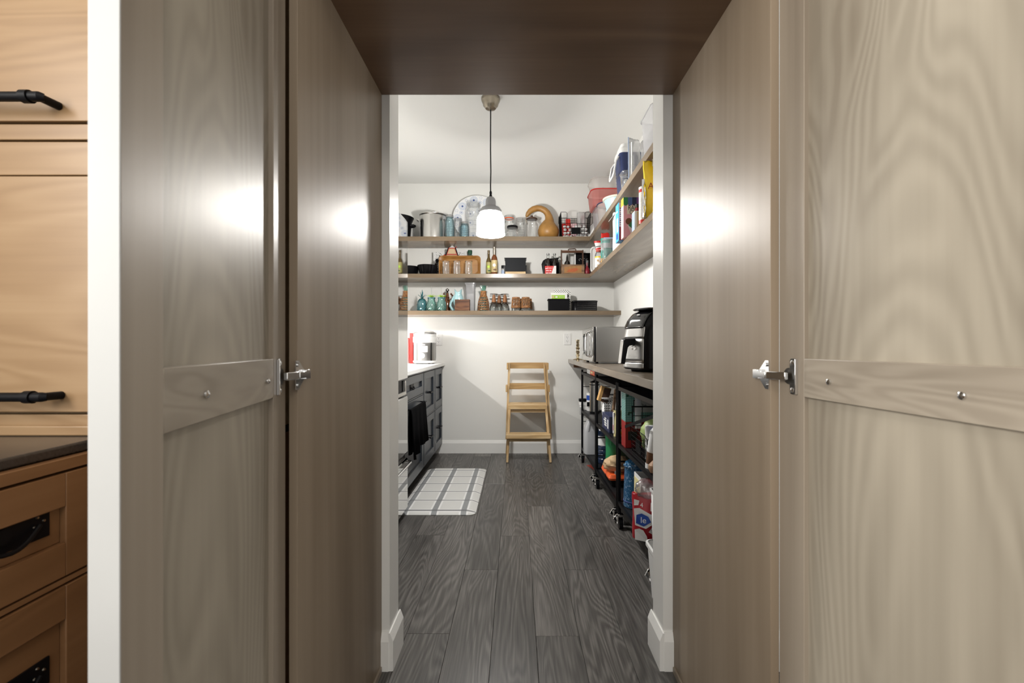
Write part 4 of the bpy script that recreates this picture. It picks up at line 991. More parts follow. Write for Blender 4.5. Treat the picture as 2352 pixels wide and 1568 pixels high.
# three tumblers before the tray
def tumbler(label, px):
    t = thing("drinking_glass", label, "glass", (U(px, 4.375), 4.375, Z2), group="drinking glasses before the wooden tray")
    obj("glass", MB().lathe([(0.031, 0), (0.036, 0.006), (0.0365, 0.05), (0.034, 0.085), (0.0335, 0.122), (0.036, 0.128)], 24, cap1=False), "jar_glass", t)
    obj("rim", MB().tube([(0.036*cos(a), 0.036*sin(a), 0.128) for a in [2*pi*i/24 for i in range(24)]], 0.002, 6, closed=True), "clear_glass", t)
    em = MB()
    for k in range(10):
        a = 2*pi*k/10
        for z in (0.035, 0.065): em.ball((0.0352*cos(a+z*9), 0.0352*sin(a+z*9), z), 0.0036, 8, 5)
    obj("embossing", em, "jar_glass", t)
for px, lab in ((1024.5, "clear embossed drinking glass before the tray, nearest the black tin"), (1049.5, "clear embossed drinking glass in the middle of the tray"), (1076.5, "clear embossed drinking glass before the tray, nearest the syrup bottles")): tumbler(lab, px)
# two bottles
def sauce_bottle(label, px, Y, r, top, liquid, lab_m, cap_m, neck):
    t = thing("sauce_bottle", label, "bottle", (U(px, Y), Y, Z2)); h = V(top, Y)-Z2
    obj("glass", MB().lathe([(r*0.9, 0), (r, 0.006), (r, h*0.55), (r*0.85, h*0.63), (r*0.42, h*0.72), (r*0.38, h*0.90)], 24), liquid, t)
    obj("cap", MB().lathe([(r*0.44, h*(0.84-neck)), (r*0.45, h*0.93), (r*0.5, h*0.94), (r*0.48, h), (r*0.1, h)], 20), cap_m, t)
    obj("label", MB().lathe([(r*1.015, h*0.10), (r*1.015, h*0.52)], 24, cap0=False, cap1=False), lab_m, t)
    obj("label_print", MB().ball((0, -r*0.99, h*0.34), r*0.6, 10, 6, (0.8, 0.14, 0.9)), "paper_white" if lab_m == "label_cream" else "leaf_lime", t)
    obj("label_print", MB().ball((0.2*r, -r*0.96, h*0.18), r*0.45, 10, 6, (1.2, 0.2, 0.7)), "brown" if lab_m == "label_cream" else "dark_green", t)
sauce_bottle("shorter bottle with green and yellow label beside the taller amber bottle", 1122.5, 4.42, 0.0245, 575, "olive_oil", "label_green", "olive_oil", 0.0)
sauce_bottle("taller amber syrup bottle with cream label on the middle shelf", 1135.5, 4.40, 0.031, 567, "amber", "label_cream", "nickel", 0.12)
# spice jar, black napkin box
t = thing("spice_jar", "small clear spice jar with black cap beside the black perforated box", "jar", (U(1156, 4.42), 4.42, Z2))
obj("glass", MB().lathe([(0.018, 0), (0.019, 0.004), (0.019, 0.072)], 18), "jar_glass", t)
obj("label", MB().lathe([(0.0195, 0.015), (0.0195, 0.05)], 18, cap0=False, cap1=False), "plate_pale", t)
obj("cap", MB().lathe([(0.0195, 0.070), (0.0195, 0.096), (0.018, 0.098), (0.002, 0.098)], 18), "black_plastic", t)
t = thing("napkin_box", "black perforated metal box on a wood-patterned base on the middle shelf", "box", (U(1184, 4.42), 4.42, Z2))
hb_ = V(593.5, 4.38)-Z2
obj("base", MB().box(-0.098, 0.098, -0.052, 0.06, 0, 0.032), "pine", t, bevel=0.002)
obj("shell", MB().add([(-0.095, -0.055, 0.032), (0.095, -0.055, 0.032), (0.101, -0.058, hb_), (-0.101, -0.058, hb_), (-0.095, 0.062, 0.032), (0.095, 0.062, 0.032), (0.101, 0.066, hb_), (-0.101, 0.066, hb_)], [(0,1,2,3),(4,7,6,5),(0,4,5,1),(1,5,6,2),(3,7,4,0),(2,6,7,3)]), "black_perforated", t, smooth=False)
obj("rim", MB().tube([(-0.105, -0.06, hb_), (0.105, -0.06, hb_), (0.105, 0.068, hb_), (-0.105, 0.068, hb_)], 0.004, 6, closed=True), "black_plastic", t)
for s in (-1, 1): obj("side_ear", MB().box(s*0.104-0.006, s*0.104+0.006, -0.05, 0.04, 0.01, 0.092), "black_plastic", t, bevel=0.002)
# cola bottles in black carrier
KY = 4.42
t = thing("bottle_carrier", "black curved carrier around two cola bottles on the middle shelf", "carrier", (U(1266, KY), KY+0.03, Z2))
pr = [(-0.070, 0.0), (-0.090, 0.125), (-0.075, 0.160), (-0.050, 0.178), (0.02, 0.184), (0.050, 0.188), (0.086, 0.192), (0.074, 0.170), (0.085, 0.0)]
obj("back_panel", MB().loft([[(x, y, z) for x, z in pr] for y in (0.050, 0.056)]), "black_plastic", t, smooth=False)
obj("tray", MB().box(-0.068, 0.084, -0.05, 0.05, 0, 0.006).box(-0.072, -0.068, -0.05, 0.05, 0, 0.11).box(0.072, 0.078, -0.05, 0.05, 0, 0.13), "black_plastic", t)
cp = [(0.024, 0), (0.028, 0.006), (0.028, 0.05), (0.025, 0.075), (0.028, 0.105), (0.024, 0.135), (0.013, 0.165), (0.0115, 0.195), (0.0135, 0.196), (0.0135, 0.206), (0.012, 0.208)]
for px, lab in ((1259, "left of the two dark cola bottles in the black carrier"), (1274, "right of the two dark cola bottles in the black carrier")):
    b = thing("cola_bottle", lab, "bottle", (U(px, KY), KY+0.02, Z2+0.006), group="cola bottles")
    obj("glass", MB().lathe(cp[:7], 20, cap1=False), "dark_cola", b)
    obj("neck", MB().lathe(cp[6:], 20, cap0=False), "clear_glass", b)
    obj("cap", MB().lathe([(0.0145, 0.199), (0.0145, 0.209), (0.012, 0.212), (0.001, 0.213)], 18), "zinc", b)
t = thing("carton_sleeve", "red and white cola carton front standing before the two bottles", "carton", (U(1264.5, 4.36), 4.36, Z2))
cw, chh = 0.054, V(610.5, 4.36)-Z2
obj("front", MB().box(-cw, cw, -0.002, 0.002, 0, chh), "red", t)
obj("white_flash", MB().add([(0.004, -0.0024, 0), (cw, -0.0024, 0), (cw, -0.0024, chh), (0.034, -0.0024, chh), (0.004, -0.0021, 0), (cw, -0.0021, 0), (cw, -0.0021, chh), (0.034, -0.0021, chh)], [(0,1,2,3),(4,7,6,5),(0,4,5,1),(1,5,6,2),(2,6,7,3),(3,7,4,0)]), "paper_white", t, smooth=False)
lettering("Coca-Cola", 0.026, "pale_pink", t, (0.008, -0.0028, chh*0.76), FACE_CAM, sx=0.72)
for zz, xa, xb in ((0.70, -0.050, -0.026), (0.46, -0.045, -0.016), (0.46, -0.010, 0.008), (0.18, -0.045, -0.02), (0.18, -0.015, 0.006)):
    obj("small_print", MB().box(xa, xb, -0.0027, -0.0022, chh*zz-0.004, chh*zz+0.004), "pale_pink", t)
# wooden carrier with posts
WY2 = 4.40
t = thing("wooden_caddy", "old wooden drinks caddy with posts and a top rail on the middle shelf", "caddy", (U(1314, WY2), WY2, Z2))
q = lambda y: V(y, WY2)-Z2
hw = 26*WY2/FPX
obj("box_front", MB().box(-hw, hw, -0.07, -0.058, 0, q(610)), "crate_wood", t, bevel=0.001)
obj("box_side", MB().box(-hw, -hw+0.010, -0.058, 0.06, 0, q(610)), "crate_wood", t); obj("box_side", MB().box(hw-0.010, hw, -0.058, 0.06, 0, q(610)), "crate_wood", t)
obj("box_back", MB().box(-hw+0.01, hw-0.01, 0.05, 0.06, 0, q(610)), "crate_wood", t); obj("box_floor", MB().box(-hw+0.01, hw-0.01, -0.058, 0.05, 0, 0.008), "crate_wood", t)
for s in (-1, 1): obj("post", MB().box(s*(hw-0.006)-0.0055, s*(hw-0.006)+0.0055, -0.012, 0.010, q(610), q(574.5)), "brown_dark", t)
obj("top_rail", MB().box(-hw+0.01, hw-0.01, -0.013, 0.011, q(580.5), q(575.5)), "walnut", t, bevel=0.001)
obj("rail_handle", MB().tube([(-0.034, 0, q(575.5)), (-0.036, 0, q(573)), (-0.028, 0, q(572)), (0.028, 0, q(571.4)), (0.036, 0, q(572.5)), (0.036, 0, q(575.5))], 0.005, 8), "brown_dark", t)
obj("label_patch", MB().add([(-0.082, -0.0712, 0.010), (0.082, -0.0712, 0.014), (0.082, -0.0712, q(612.5)), (-0.01, -0.0712, q(614)), (-0.082, -0.0712, q(616)), ], [(0, 1, 2, 3, 4)]), "old_paper", t, smooth=False)
obj("label_print", MB().add([(-0.062, -0.0716, 0.020), (0.02, -0.0716, 0.022), (0.055, -0.0716, 0.045), (0.030, -0.0716, 0.060), (-0.04, -0.0716, 0.046)], [(0, 1, 2, 3, 4)]), "rust", t, smooth=False)
t = thing("oil_lamp_jar", "dark rounded glass jar inside the wooden caddy", "jar", (U(1303, WY2), WY2+0.012, Z2+0.009))
obj("glass", MB().lathe([(0.026, 0), (0.029, 0.05), (0.030, 0.09), (0.026, 0.115), (0.012, 0.135), (0.010, 0.165), (0.0015, 0.20)], 20), "dark_cola", t)
t = thing("chalk_board", "black board with white chalk drawings behind the wooden caddy", "board", (U(1337, 4.53), 4.53, Z2))
bw = 18.5*4.53/FPX; bh_ = V(581, 4.53)-Z2
obj("panel", MB().box(-bw, bw, -0.006, 0.006, 0, bh_), "black_matte", t)
obj("white_or_lit_edge", MB().box(-bw+0.000, -bw+0.016, -0.0075, -0.0062, 0.0, bh_-0.004), "paper_white", t)
ck = MB()
for i, (dx, dz, r) in enumerate([(-0.02, .72, .012), (0.015, .74, .010), (0.05, .72, .010), (-0.025, .42, .012), (0.01, .46, .010), (0.045, .44, .012), (-0.02, .16, .012), (0.015, .2, .009)]):
    pts = [(dx+r*cos(a)*(1+.3*sin(i)), -0.0072, bh_*dz+r*sin(a)*.9) for a in [0.6*i+4.4*k/9 for k in range(10)]]; ck.tube(pts, 0.0014, 5)
obj("chalk_marks", ck, "paper_grey", t)
t = thing("dark_bottle", "dark bottle with magenta base right of the wooden caddy", "bottle", (U(1348.5, 4.37), 4.37, Z2))
obj("glass", MB().lathe([(0.024, 0), (0.028, 0.01), (0.030, 0.03), (0.024, 0.055), (0.011, 0.075), (0.010, 0.115)], 18), "dark_red", t)
obj("neck", MB().lathe([(0.011, 0.085), (0.012, 0.135), (0.010, 0.137)], 14), "jar_glass", t)

# ---- lowest shelf --------------------------------------------------
LY = 4.44
def leaf_crown(mb, z, n, r, h, w_, curl=0.4):
    for k in range(n):
        a = 2*pi*k/n+0.3; L_ = []
        for i in range(5):
            s = i/4; rad = r*(0.15+0.85*s); zz = z+h*(s-curl*s*s); ww = w_*(1-s)*(0.6+0.8*s)+0.0006
            L_.append((rad, zz, ww))
        vs = []
        for rad, zz, ww in L_: vs += [(rad*cos(a)-ww*sin(a), rad*sin(a)+ww*cos(a), zz), (rad*cos(a)+ww*sin(a), rad*sin(a)-ww*cos(a), zz), (rad*cos(a)*.97, rad*sin(a)*.97, zz-0.003)]
        fs = []
        for i in range(4):
            for j in range(3): fs.append((i*3+j, i*3+(j+1) % 3, (i+1)*3+(j+1) % 3, (i+1)*3+j))
        mb.add(vs, fs)
    return mb
def pineapple_bumps(r_of, z0, z1, rows, n, rr):
    mb = MB()
    for i in range(rows):
        z = z0+(z1-z0)*i/(rows-1)
        for k in range(n):
            a = 2*pi*(k+0.5*(i % 2))/n; r = r_of(z); mb.ball((r*cos(a), r*sin(a), z), rr, 6, 4)
    return mb
t = thing("pineapple_jar", "teal glass pineapple jar with leaf lid at the left of the lowest shelf", "jar", (U(969.5, LY), LY, Z3))
pf = [(0.036, 0), (0.044, 0.008), (0.049, 0.04), (0.049, 0.075), (0.044, 0.10), (0.030, 0.122), (0.014, 0.130)]
obj("body", MB().lathe(pf, 28), "teal_glass", t)
obj("diamond_relief", pineapple_bumps(lambda z: 0.049 if z < 0.08 else 0.046, 0.02, 0.095, 6, 14, 0.0045), "teal_glass", t)
cr = leaf_crown(leaf_crown(MB(), 0.128, 7, 0.045, 0.060, 0.007), 0.130, 5, 0.022, 0.072, 0.006, 0.1); cr.tube([(0, 0, 0.128), (0.001, 0, 0.185), (0, 0, 0.214)], [0.008, 0.005, 0.002], 8)
obj("leaf_lid", cr, "teal_glass", t)
def pine_tumbler(label, px, straw):
    t = thing("pineapple_tumbler", label, "tumbler", (U(px, 4.40), 4.40, Z3), group="pineapple tumblers with straws")
    pf = [(0.032, 0), (0.041, 0.008), (0.047, 0.04), (0.046, 0.065), (0.038, 0.098), (0.034, 0.112), (0.036, 0.128)]
    obj("body", MB().lathe(pf, 28, cap1=False), "sea_glass", t)
    obj("diamond_relief", pineapple_bumps(lambda z: 0.047 if z < 0.06 else 0.042, 0.018, 0.088, 6, 14, 0.0042), "sea_glass", t)
    obj("lid_ring", MB().lathe([(0.0365, 0.122), (0.0375, 0.124), (0.0375, 0.134), (0.012, 0.137)], 24), "teal_glass", t)
    obj("leaf_top", leaf_crown(leaf_crown(MB(), 0.136, 8, 0.046, 0.030, 0.007, 0.5), 0.137, 6, 0.026, 0.034, 0.006, 0.3), "leaf_lime", t)
    obj("straw", MB().tube([(0, 0, 0.05), (0.0, 0, straw)], 0.0032, 8), "clear_plastic", t)
pine_tumbler("green-teal pineapple tumbler with straw, next to the teal pineapple jar", 991, 0.238)
pine_tumbler("green-teal pineapple tumbler with straw, next to the pale blue pitcher", 1014, 0.226)
t = thing("cruet", "amber oil cruet with wooden beads behind the second pineapple tumbler", "bottle", (U(1027.5, 4.53), 4.53, Z3))
obj("glass", MB().lathe([(0.026, 0), (0.030, 0.01), (0.030, 0.11), (0.018, 0.14), (0.012, 0.19)], 20), "amber", t)
obj("stopper", MB().lathe([(0.010, 0.185), (0.012, 0.195), (0.007, 0.205), (0.017, 0.215), (0.017, 0.228), (0.003, 0.238)], 16), "dark_chrome", t)
bd = MB()
for i in range(9): bd.ball((0.012+0.042*sin(i*0.8), -0.028+0.01*cos(i*1.9), 0.150+0.030*sin(i*1.3)), 0.0095, 8, 6)
obj("beads", bd, "walnut", t)
# fish pitcher (gurgle jug): squashed body, open fish mouth, tail handle
t = thing("fish_pitcher", "pale blue ceramic pitcher shaped like a gaping fish", "pitcher", (U(1052, LY), LY, Z3))
sec = [(0.000, 0.006, 0.034, 0.026), (0.010, 0.008, 0.040, 0.032), (0.045, 0.010, 0.040, 0.034), (0.085, 0.006, 0.050, 0.038), (0.120, 0.004, 0.050, 0.038), (0.150, 0.004, 0.042, 0.034), (0.178, 0.002, 0.034, 0.030), (0.200, 0.002, 0.037, 0.034)]
rings = []
for i, (z, cx, rx, ry) in enumerate(sec):
    rg = []
    for j in range(28):
        a = 2*pi*j/28; dz = 0.0
        if i == len(sec)-1: dz = 0.034*abs(cos(a))**1.6-0.012
        rg.append((cx+rx*cos(a), ry*sin(a), z+dz))
    rings.append(rg)
obj("body", MB().loft(rings, True, False), "celadon", t, solid=0.003)
obj("tail_handle", MB().tube([(-0.030, 0, 0.155), (-0.052, 0, 0.120), (-0.072, 0, 0.085), (-0.076, 0, 0.055), (-0.060, 0, 0.030), (-0.042, 0, 0.012), (-0.034, 0, 0.002)], [0.014, 0.013, 0.012, 0.012, 0.013, 0.016, 0.012], 12), "celadon", t)
obj("fin", MB().ball((0.028, -0.032, 0.095), 0.02, 10, 6, (1, 0.3, 0.9)), "celadon", t)
obj("eye", MB().ball((0.022, -0.030, 0.165), 0.006, 8, 6), "celadon", t)
t = thing("wooden_box", "small dark brown wooden box before the pale blue pitcher", "box", (U(1062.5, 4.355), 4.355, Z3))
ww = 0.070
obj("front", MB().box(-ww, ww, -0.035, -0.028, 0, 0.108), "walnut", t, bevel=0.001); obj("side", MB().box(-ww, -ww+0.007, -0.028, 0.035, 0, 0.108), "walnut", t); obj("side", MB().box(ww-0.007, ww, -0.028, 0.035, 0, 0.108), "walnut", t)
obj("back", MB().box(-ww+0.007, ww-0.007, 0.028, 0.035, 0, 0.108), "walnut", t); obj("bottom", MB().box(-ww+0.007, ww-0.007, -0.028, 0.028, 0, 0.006), "walnut", t)
obj("lid", MB().box(-ww+0.007, ww-0.007, -0.028, 0.028, 0.100, 0.106), "walnut", t)
# tall clear food keeper
t = thing("food_keeper", "tall clear plastic food keeper with white lid and papers inside", "container", (U(1081, 4.49), 4.49, Z3))
hk = V(649, 4.47)-Z3
obj("body", tub(MB(), 0.092, 0.09, 0.016, [(0, 0.008), (0.006, 0.004), (hk-0.018, 0)], True, False), "frosted_plastic", t)
obj("lid", tub(MB(), 0.108, 0.104, 0.018, [(hk-0.020, 0.004), (hk-0.018, 0.0), (hk-0.004, 0.0), (hk, 0.006)], True, True), "frosted_plastic", t)
obj("papers", MB().box(-0.030, 0.034, -0.02, 0.03, 0.006, hk*0.62), "paper_white", t)
# wicker carafe
t = thing("carafe", "glass carafe with wicker collar and wicker bands on the lowest shelf", "carafe", (U(1110.5, LY), LY, Z3))
ca = [(0.040, 0), (0.049, 0.006), (0.0525, 0.04), (0.050, 0.085), (0.040, 0.125), (0.030, 0.155), (0.0255, 0.185), (0.026, 0.205), (0.034, 0.235), (0.040, 0.252)]
obj("glass", MB().lathe(ca, 30, cap1=False), "green_glass", t)
obj("wicker_collar", MB().lathe([(0.038, 0.140), (0.0325, 0.155), (0.0285, 0.185), (0.0285, 0.200), (0.026, 0.202)], 24, cap0=False, cap1=False), "wicker", t)
wk = MB()
for z, r in ((0.118, 0.044), (0.095, 0.0495), (0.070, 0.0535), (0.045, 0.0545), (0.022, 0.0535)): wk.lathe([(r-0.001, z-0.006), (r+0.001, z-0.005), (r+0.0012, z+0.005), (r-0.003, z+0.006)], 24, cap0=False, cap1=False)
for k in range(14):
    a = 2*pi*k/14; wk.tube([((r+0.002)*cos(a), (r+0.002)*sin(a), z) for r, z in ((0.051, 0.010), (0.0535, 0.045), (0.051, 0.085), (0.041, 0.125), (0.033, 0.150))], 0.0022, 5)
obj("wicker_bands", wk, "wicker", t)
# inverted wine glasses with wooden stems
def wine_glass():
    t = thing("wine_glass", "", "glass", (0, 0, 0), group="upside-down wine glasses with wooden stems")
    obj("bowl", MB().lathe([(0.041, 0), (0.043, 0.01), (0.042, 0.035), (0.034, 0.065), (0.020, 0.086), (0.012, 0.092)], 24, cap0=False), "clear_glass", t)
    obj("stem", MB().lathe([(0.020, 0.084), (0.020, 0.092), (0.0165, 0.12), (0.0125, 0.152), (0.0125, 0.156)], 16), "teak", t)
    obj("foot", MB().lathe([(0.012, 0.156), (0.032, 0.159), (0.0395, 0.162), (0.0395, 0.1645), (0.012, 0.164)], 24), "clear_glass", t)
    return t
wg = wine_glass(); first = True
for px, Y, lab in ((1134.5, 4.37, "upside-down wine glass with wooden stem, front left of six"), (1146.5, 4.43, "upside-down wine glass with wooden stem, middle of the six at the front"), (1159.5, 4.38, "upside-down wine glass with wooden stem, front right of six"),
                   (1133.5, 4.535, "upside-down wine glass with wooden stem, rear left of six"), (1147.5, 4.555, "upside-down wine glass with wooden stem, rear middle of six"), (1161, 4.54, "upside-down wine glass with wooden stem, rear right of six")):
    if first: wg.location = (U(px, Y), Y, Z3); wg["label"] = lab; first = False
    else: dup(wg, (U(px, Y), Y, Z3), None, lab)
# wicker tumblers upside down
def wicker_tumbler():
    t = thing("wicker_tumbler", "", "tumbler", (0, 0, 0), group="upside-down glasses in wicker sleeves")
    obj("glass", MB().lathe([(0.043, 0), (0.0425, 0.03), (0.0355, 0.128), (0.034, 0.130), (0.002, 0.131)], 24, cap0=False), "clear_glass", t)
    s = MB()
    for k in range(18):
        a = 2*pi*k/18
        s.tube([((0.0445-0.0085*u)*cos(a+0.5*u), (0.0445-0.0085*u)*sin(a+0.5*u), 0.034+0.096*u) for u in (0, .33, .66, 1)], 0.0024, 5)
        s.tube([((0.0445-0.0085*u)*cos(a-0.5*u), (0.0445-0.0085*u)*sin(a-0.5*u), 0.034+0.096*u) for u in (0, .33, .66, 1)], 0.0024, 5)
    s.lathe([(0.044, 0.030), (0.0465, 0.032), (0.0455, 0.048), (0.043, 0.050)], 24, cap0=False, cap1=False); s.lathe([(0.036, 0.121), (0.0385, 0.122), (0.0375, 0.134), (0.002, 0.135)], 24, cap0=False)
    obj("wicker_sleeve", s, "wicker", t)
    return t
wt = wicker_tumbler(); first = True
for px, Y, lab in ((1185, 4.38, "upside-down glass in wicker sleeve, front left of four"), (1207.5, 4.38, "upside-down glass in wicker sleeve, front right of four"), (1190.5, 4.52, "upside-down glass in wicker sleeve, rear left of four"), (1212.5, 4.52, "upside-down glass in wicker sleeve, rear right of four")):
    if first: wt.location = (U(px, Y), Y, Z3); wt["label"] = lab; first = False
    else: dup(wt, (U(px, Y), Y, Z3), None, lab)
# black recipe box with cards, black woven basket
RY = 4.42
t = thing("black_bin", "black flared bin holding papers on the lowest shelf", "bin", (U(1283, RY), RY, Z3))
hr = V(686.5, RY-0.06)-Z3
obj("shell", MB().loft([[(-0.098, -0.055, 0), (0.098, -0.055, 0), (0.098, 0.06, 0), (-0.098, 0.06, 0)], [(-0.100, -0.057, hr*0.9), (0.100, -0.057, hr*0.9), (0.100, 0.062, hr*0.9), (-0.100, 0.062, hr*0.9)], [(-0.106, -0.062, hr), (0.106, -0.062, hr), (0.106, 0.066, hr), (-0.106, 0.066, hr)]], True, False), "black_matte", t, smooth=False, solid=0.002)
obj("rim", MB().tube([(-0.106, -0.062, hr), (0.106, -0.062, hr), (0.106, 0.066, hr), (-0.106, 0.066, hr)], 0.0025, 6, closed=True), "black_matte", t)
t = thing("seed_packet", "green and white printed packet standing in the black bin", "packet", (U(1284, 4.41), 4.41, Z3+0.003))
hp = V(672.5, 4.41)-Z3
obj("card", MB().box(-0.080, 0.080, -0.002, 0.002, 0, hp), "paper_white", t)
obj("green_panel", MB().box(-0.072, 0.056, -0.003, -0.0022, 0.08, hp-0.024), "lime", t)
obj("brown_spot", MB().tube([(-0.058, -0.0032, hp-0.042), (-0.058, -0.0045, hp-0.042)], 0.012, 12), "tan", t)
obj("white_mark", MB().ball((-0.024, -0.0035, hp-0.043), 0.010, 10, 6, (1.2, 0.15, 0.8)), "paper_white", t)
wv = MB().tube([(0.0+0.008*i, -0.0035, hp-0.043+0.006*(-1)**i) for i in range(7)], 0.0014, 5)
obj("script_mark", wv, "paper_white", t)
t = thing("dotted_folder", "white card with rows of black dots standing at the back of the black bin", "folder", (U(1291, 4.45), 4.45, Z3+0.003))
hd_ = V(664.5, 4.45)-Z3
x0_ = -0.078; x1_ = 0.082
out = [(x0_, 0.0), (x1_, 0.0), (x1_, hd_-0.035)]+[(x1_-0.03+0.03*cos(a), hd_-0.040+0.03*sin(a)) for a in [pi/2*k/5 for k in range(6)]]+[(x0_+0.02, hd_), (x0_, hd_-0.004)]
obj("card", MB().loft([[(x, y, z) for x, z in out] for y in (-0.003, 0.003)]), "dotted_paper", t, smooth=False)
obj("black_hole", MB().tube([(0.056, -0.0034, hd_-0.068), (0.056, -0.0045, hd_-0.068)], 0.011, 14), "ink_black", t)
t = thing("woven_basket", "low black woven basket at the right end of the lowest shelf", "basket", (U(1341.5, 4.43), 4.43, Z3))
bwid = 57*4.43/FPX; hb2 = V(690, 4.36)-Z3
obj("wall", tub(MB(), bwid, 0.16, 0.035, [(0, 0.006), (0.004, 0.002), (hb2-0.010, 0.001)], True, False), "black_plastic", t, solid=0.003)
obj("rim", MB().loft([rrect(bwid+0.004, 0.164, 0.037, 6, z=hb2-0.012), rrect(bwid+0.006, 0.166, 0.037, 6, z=hb2-0.004), rrect(bwid-0.004, 0.156, 0.033, 6, z=hb2), rrect(bwid-0.010, 0.150, 0.03, 6, z=hb2-0.006)], False, False), "black_plastic", t)
wv = MB()
for k in range(5):
    zz = 0.012+k*0.017
    for i in range(22):
        x = -bwid/2+0.045+(bwid-0.06)*i/22; wv.box(x, x+0.0055, -0.0822, -0.0795, zz, zz+0.010)
o = obj("weave", wv, "black_gloss", t); o["kind"] = "stuff"

# =================================================================== LEFT COUNTER
ZL = 0.919
t = thing("rice_cooker", "white and steel rice cooker on the left quartz counter", "cooker", (U(976, 4.40), 4.40, ZL))
q = lambda y: V(y, 4.40)-ZL
cr_ = 0.108
obj("base", MB().lathe([(0.100, 0.006), (0.110, 0.010), (0.114, 0.022), (0.109, 0.030)], 36), "white_plastic", t)
for a in (0.6, 2.5, 3.9, 5.4): obj("foot", MB().lathe([(0.010, 0), (0.010, 0.008)], 8, c=(0.085*cos(a), 0.085*sin(a))), "black_plastic", t)
obj("body", MB().lathe([(0.104, 0.028), (0.106, 0.05), (0.106, q(786))], 40), "brushed_steel", t)
obj("shoulder", MB().lathe([(0.108, q(787)), (0.113, q(785)), (0.113, q(774)), (0.108, q(772))], 40), "white_plastic", t)
obj("lid", MB().lathe([(0.108, q(773)), (0.109, q(768)), (0.104, q(764)), (0.080, q(760.5)), (0.03, q(759)), (0.002, q(759))], 40), "white_plastic", t)
obj("lid_trim", MB().lathe([(0.109, q(767.5)), (0.1105, q(767)), (0.1105, q(764.5)), (0.103, q(763.5))], 40, cap0=False, cap1=False), "zinc", t)
obj("latch", MB().box(-0.02, 0.02, -0.116, -0.104, q(769), q(760)), "white_plastic", t, bevel=0.002)
def curved_patch(x0, x1, z0, z1, r, n=8):
    vs = []; a0, a1 = math.asin(x0/r), math.asin(x1/r)
    for i in range(n+1):
        a = a0+(a1-a0)*i/n
        for rr in (r, r+0.0015):
            for z in (z0, z1): vs.append((rr*sin(a), -rr*cos(a), z))
    fs = []
    for i in range(n):
        o_ = i*4
        fs += [(o_+2, o_+6, o_+7, o_+3), (o_, o_+1, o_+5, o_+4), (o_+1, o_+3, o_+7, o_+5), (o_, o_+4, o_+6, o_+2)]
    fs += [(0, 2, 3, 1), (n*4, n*4+1, n*4+3, n*4+2)]
    return MB().add(vs, fs)
obj("front_frame", curved_patch(-0.095, -0.062, 0.03, q(785), 0.107), "white_plastic", t)
obj("front_frame", curved_patch(0.072, 0.078, 0.03, q(785), 0.107), "black_plastic", t)
obj("sticker", curved_patch(-0.045, 0.045, q(808), q(794.5), 0.107), "paper_white", t)
obj("sticker_logo", curved_patch(-0.042, -0.028, q(805), q(796), 0.1088, 3), "pale_pink", t)
obj("dial", MB().tube([(-0.004, -0.104, q(816)), (-0.004, -0.112, q(816))], 0.025, 20), "white_plastic", t)
obj("dial_pointer", MB().beam((-0.008, -0.113, q(815)), (0.006, -0.113, q(818)), 0.004, 0.003, (0, 1, 0)), "zinc", t)
obj("brand_print", curved_patch(-0.032, 0.022, q(792.5), q(790.5), 0.107), "paper_white", t)
t = thing("cutting_board", "red folding board standing behind the rice cooker on the quartz counter", "board", (U(949, 4.50), 4.50, ZL))
obj("panel", MB().box(-0.022, 0.014, -0.06, 0.06, 0, V(765, 4.50)-ZL), "red", t, bevel=0.004)
obj("clip", MB().tube([(0.014, -0.05, 0.19), (0.045, -0.05, 0.188)], 0.006, 8), "zinc", t)
one("flour_canister", "white canister at the far left of the quartz counter behind the red board", "canister", MB().lathe([(0.05, 0), (0.055, 0.01), (0.055, 0.23), (0.05, 0.25), (0.01, 0.26)], 24), "white_plastic", (U(925, 4.5)+0.01, 4.52, ZL))

# outlets on the back wall
def outlet(label, px, py):
    t = thing("wall_outlet", label, "outlet", (U(px, YB), YB-0.0005, V(py, YB)))
    obj("cover_plate", MB().box(-0.036, 0.036, -0.006, 0, -0.057, 0.057), "white_plastic", t, bevel=0.002)
    for dz in (-0.02, 0.02):
        f = obj("socket", MB().loft([[(p[0], y, p[1]+dz) for p in rrect(0.034, 0.029, 0.010, 4)] for y in (-0.0058, -0.0078)]), "white_gloss", t)
        obj("slot", MB().box(-0.009, -0.006, -0.0084, -0.0076, dz-0.001, dz+0.008).box(0.006, 0.0085, -0.0084, -0.0076, dz, dz+0.008), "black_plastic", f)
        obj("slot", MB().tube([(0, -0.0076, dz-0.007), (0, -0.0084, dz-0.007)], 0.003, 8), "black_plastic", f)
    for z in (-0.046, 0, 0.046): obj("screw", MB().tube([(0, -0.0058, z), (0, -0.0072, z)], 0.0026, 8), "zinc", t)
outlet("white duplex outlet on the back wall beside the rice cooker", 1008, 780)
outlet("white duplex outlet on the back wall beside the microwave", 1303, 779)

# =================================================================== FLOOR: mat and step stool
mx0, mx1, my0, my1 = -0.772, -0.263, 2.925, 4.02
mb = MB(); lv = []
def mat_ring(z, ins): return rrect(mx1-mx0-2*ins, my1-my0-2*ins, 0.045, 6, (mx0+mx1)/2, (my0+my1)/2, z)
mb.loft([mat_ring(0.0002, 0), mat_ring(0.004, 0), mat_ring(0.019, 0.040), mat_ring(0.020, 0.046)])
one("kitchen_mat", "white and grey plaid cushioned mat on the floor before the charcoal units", "mat", mb, "plaid", smooth=False)

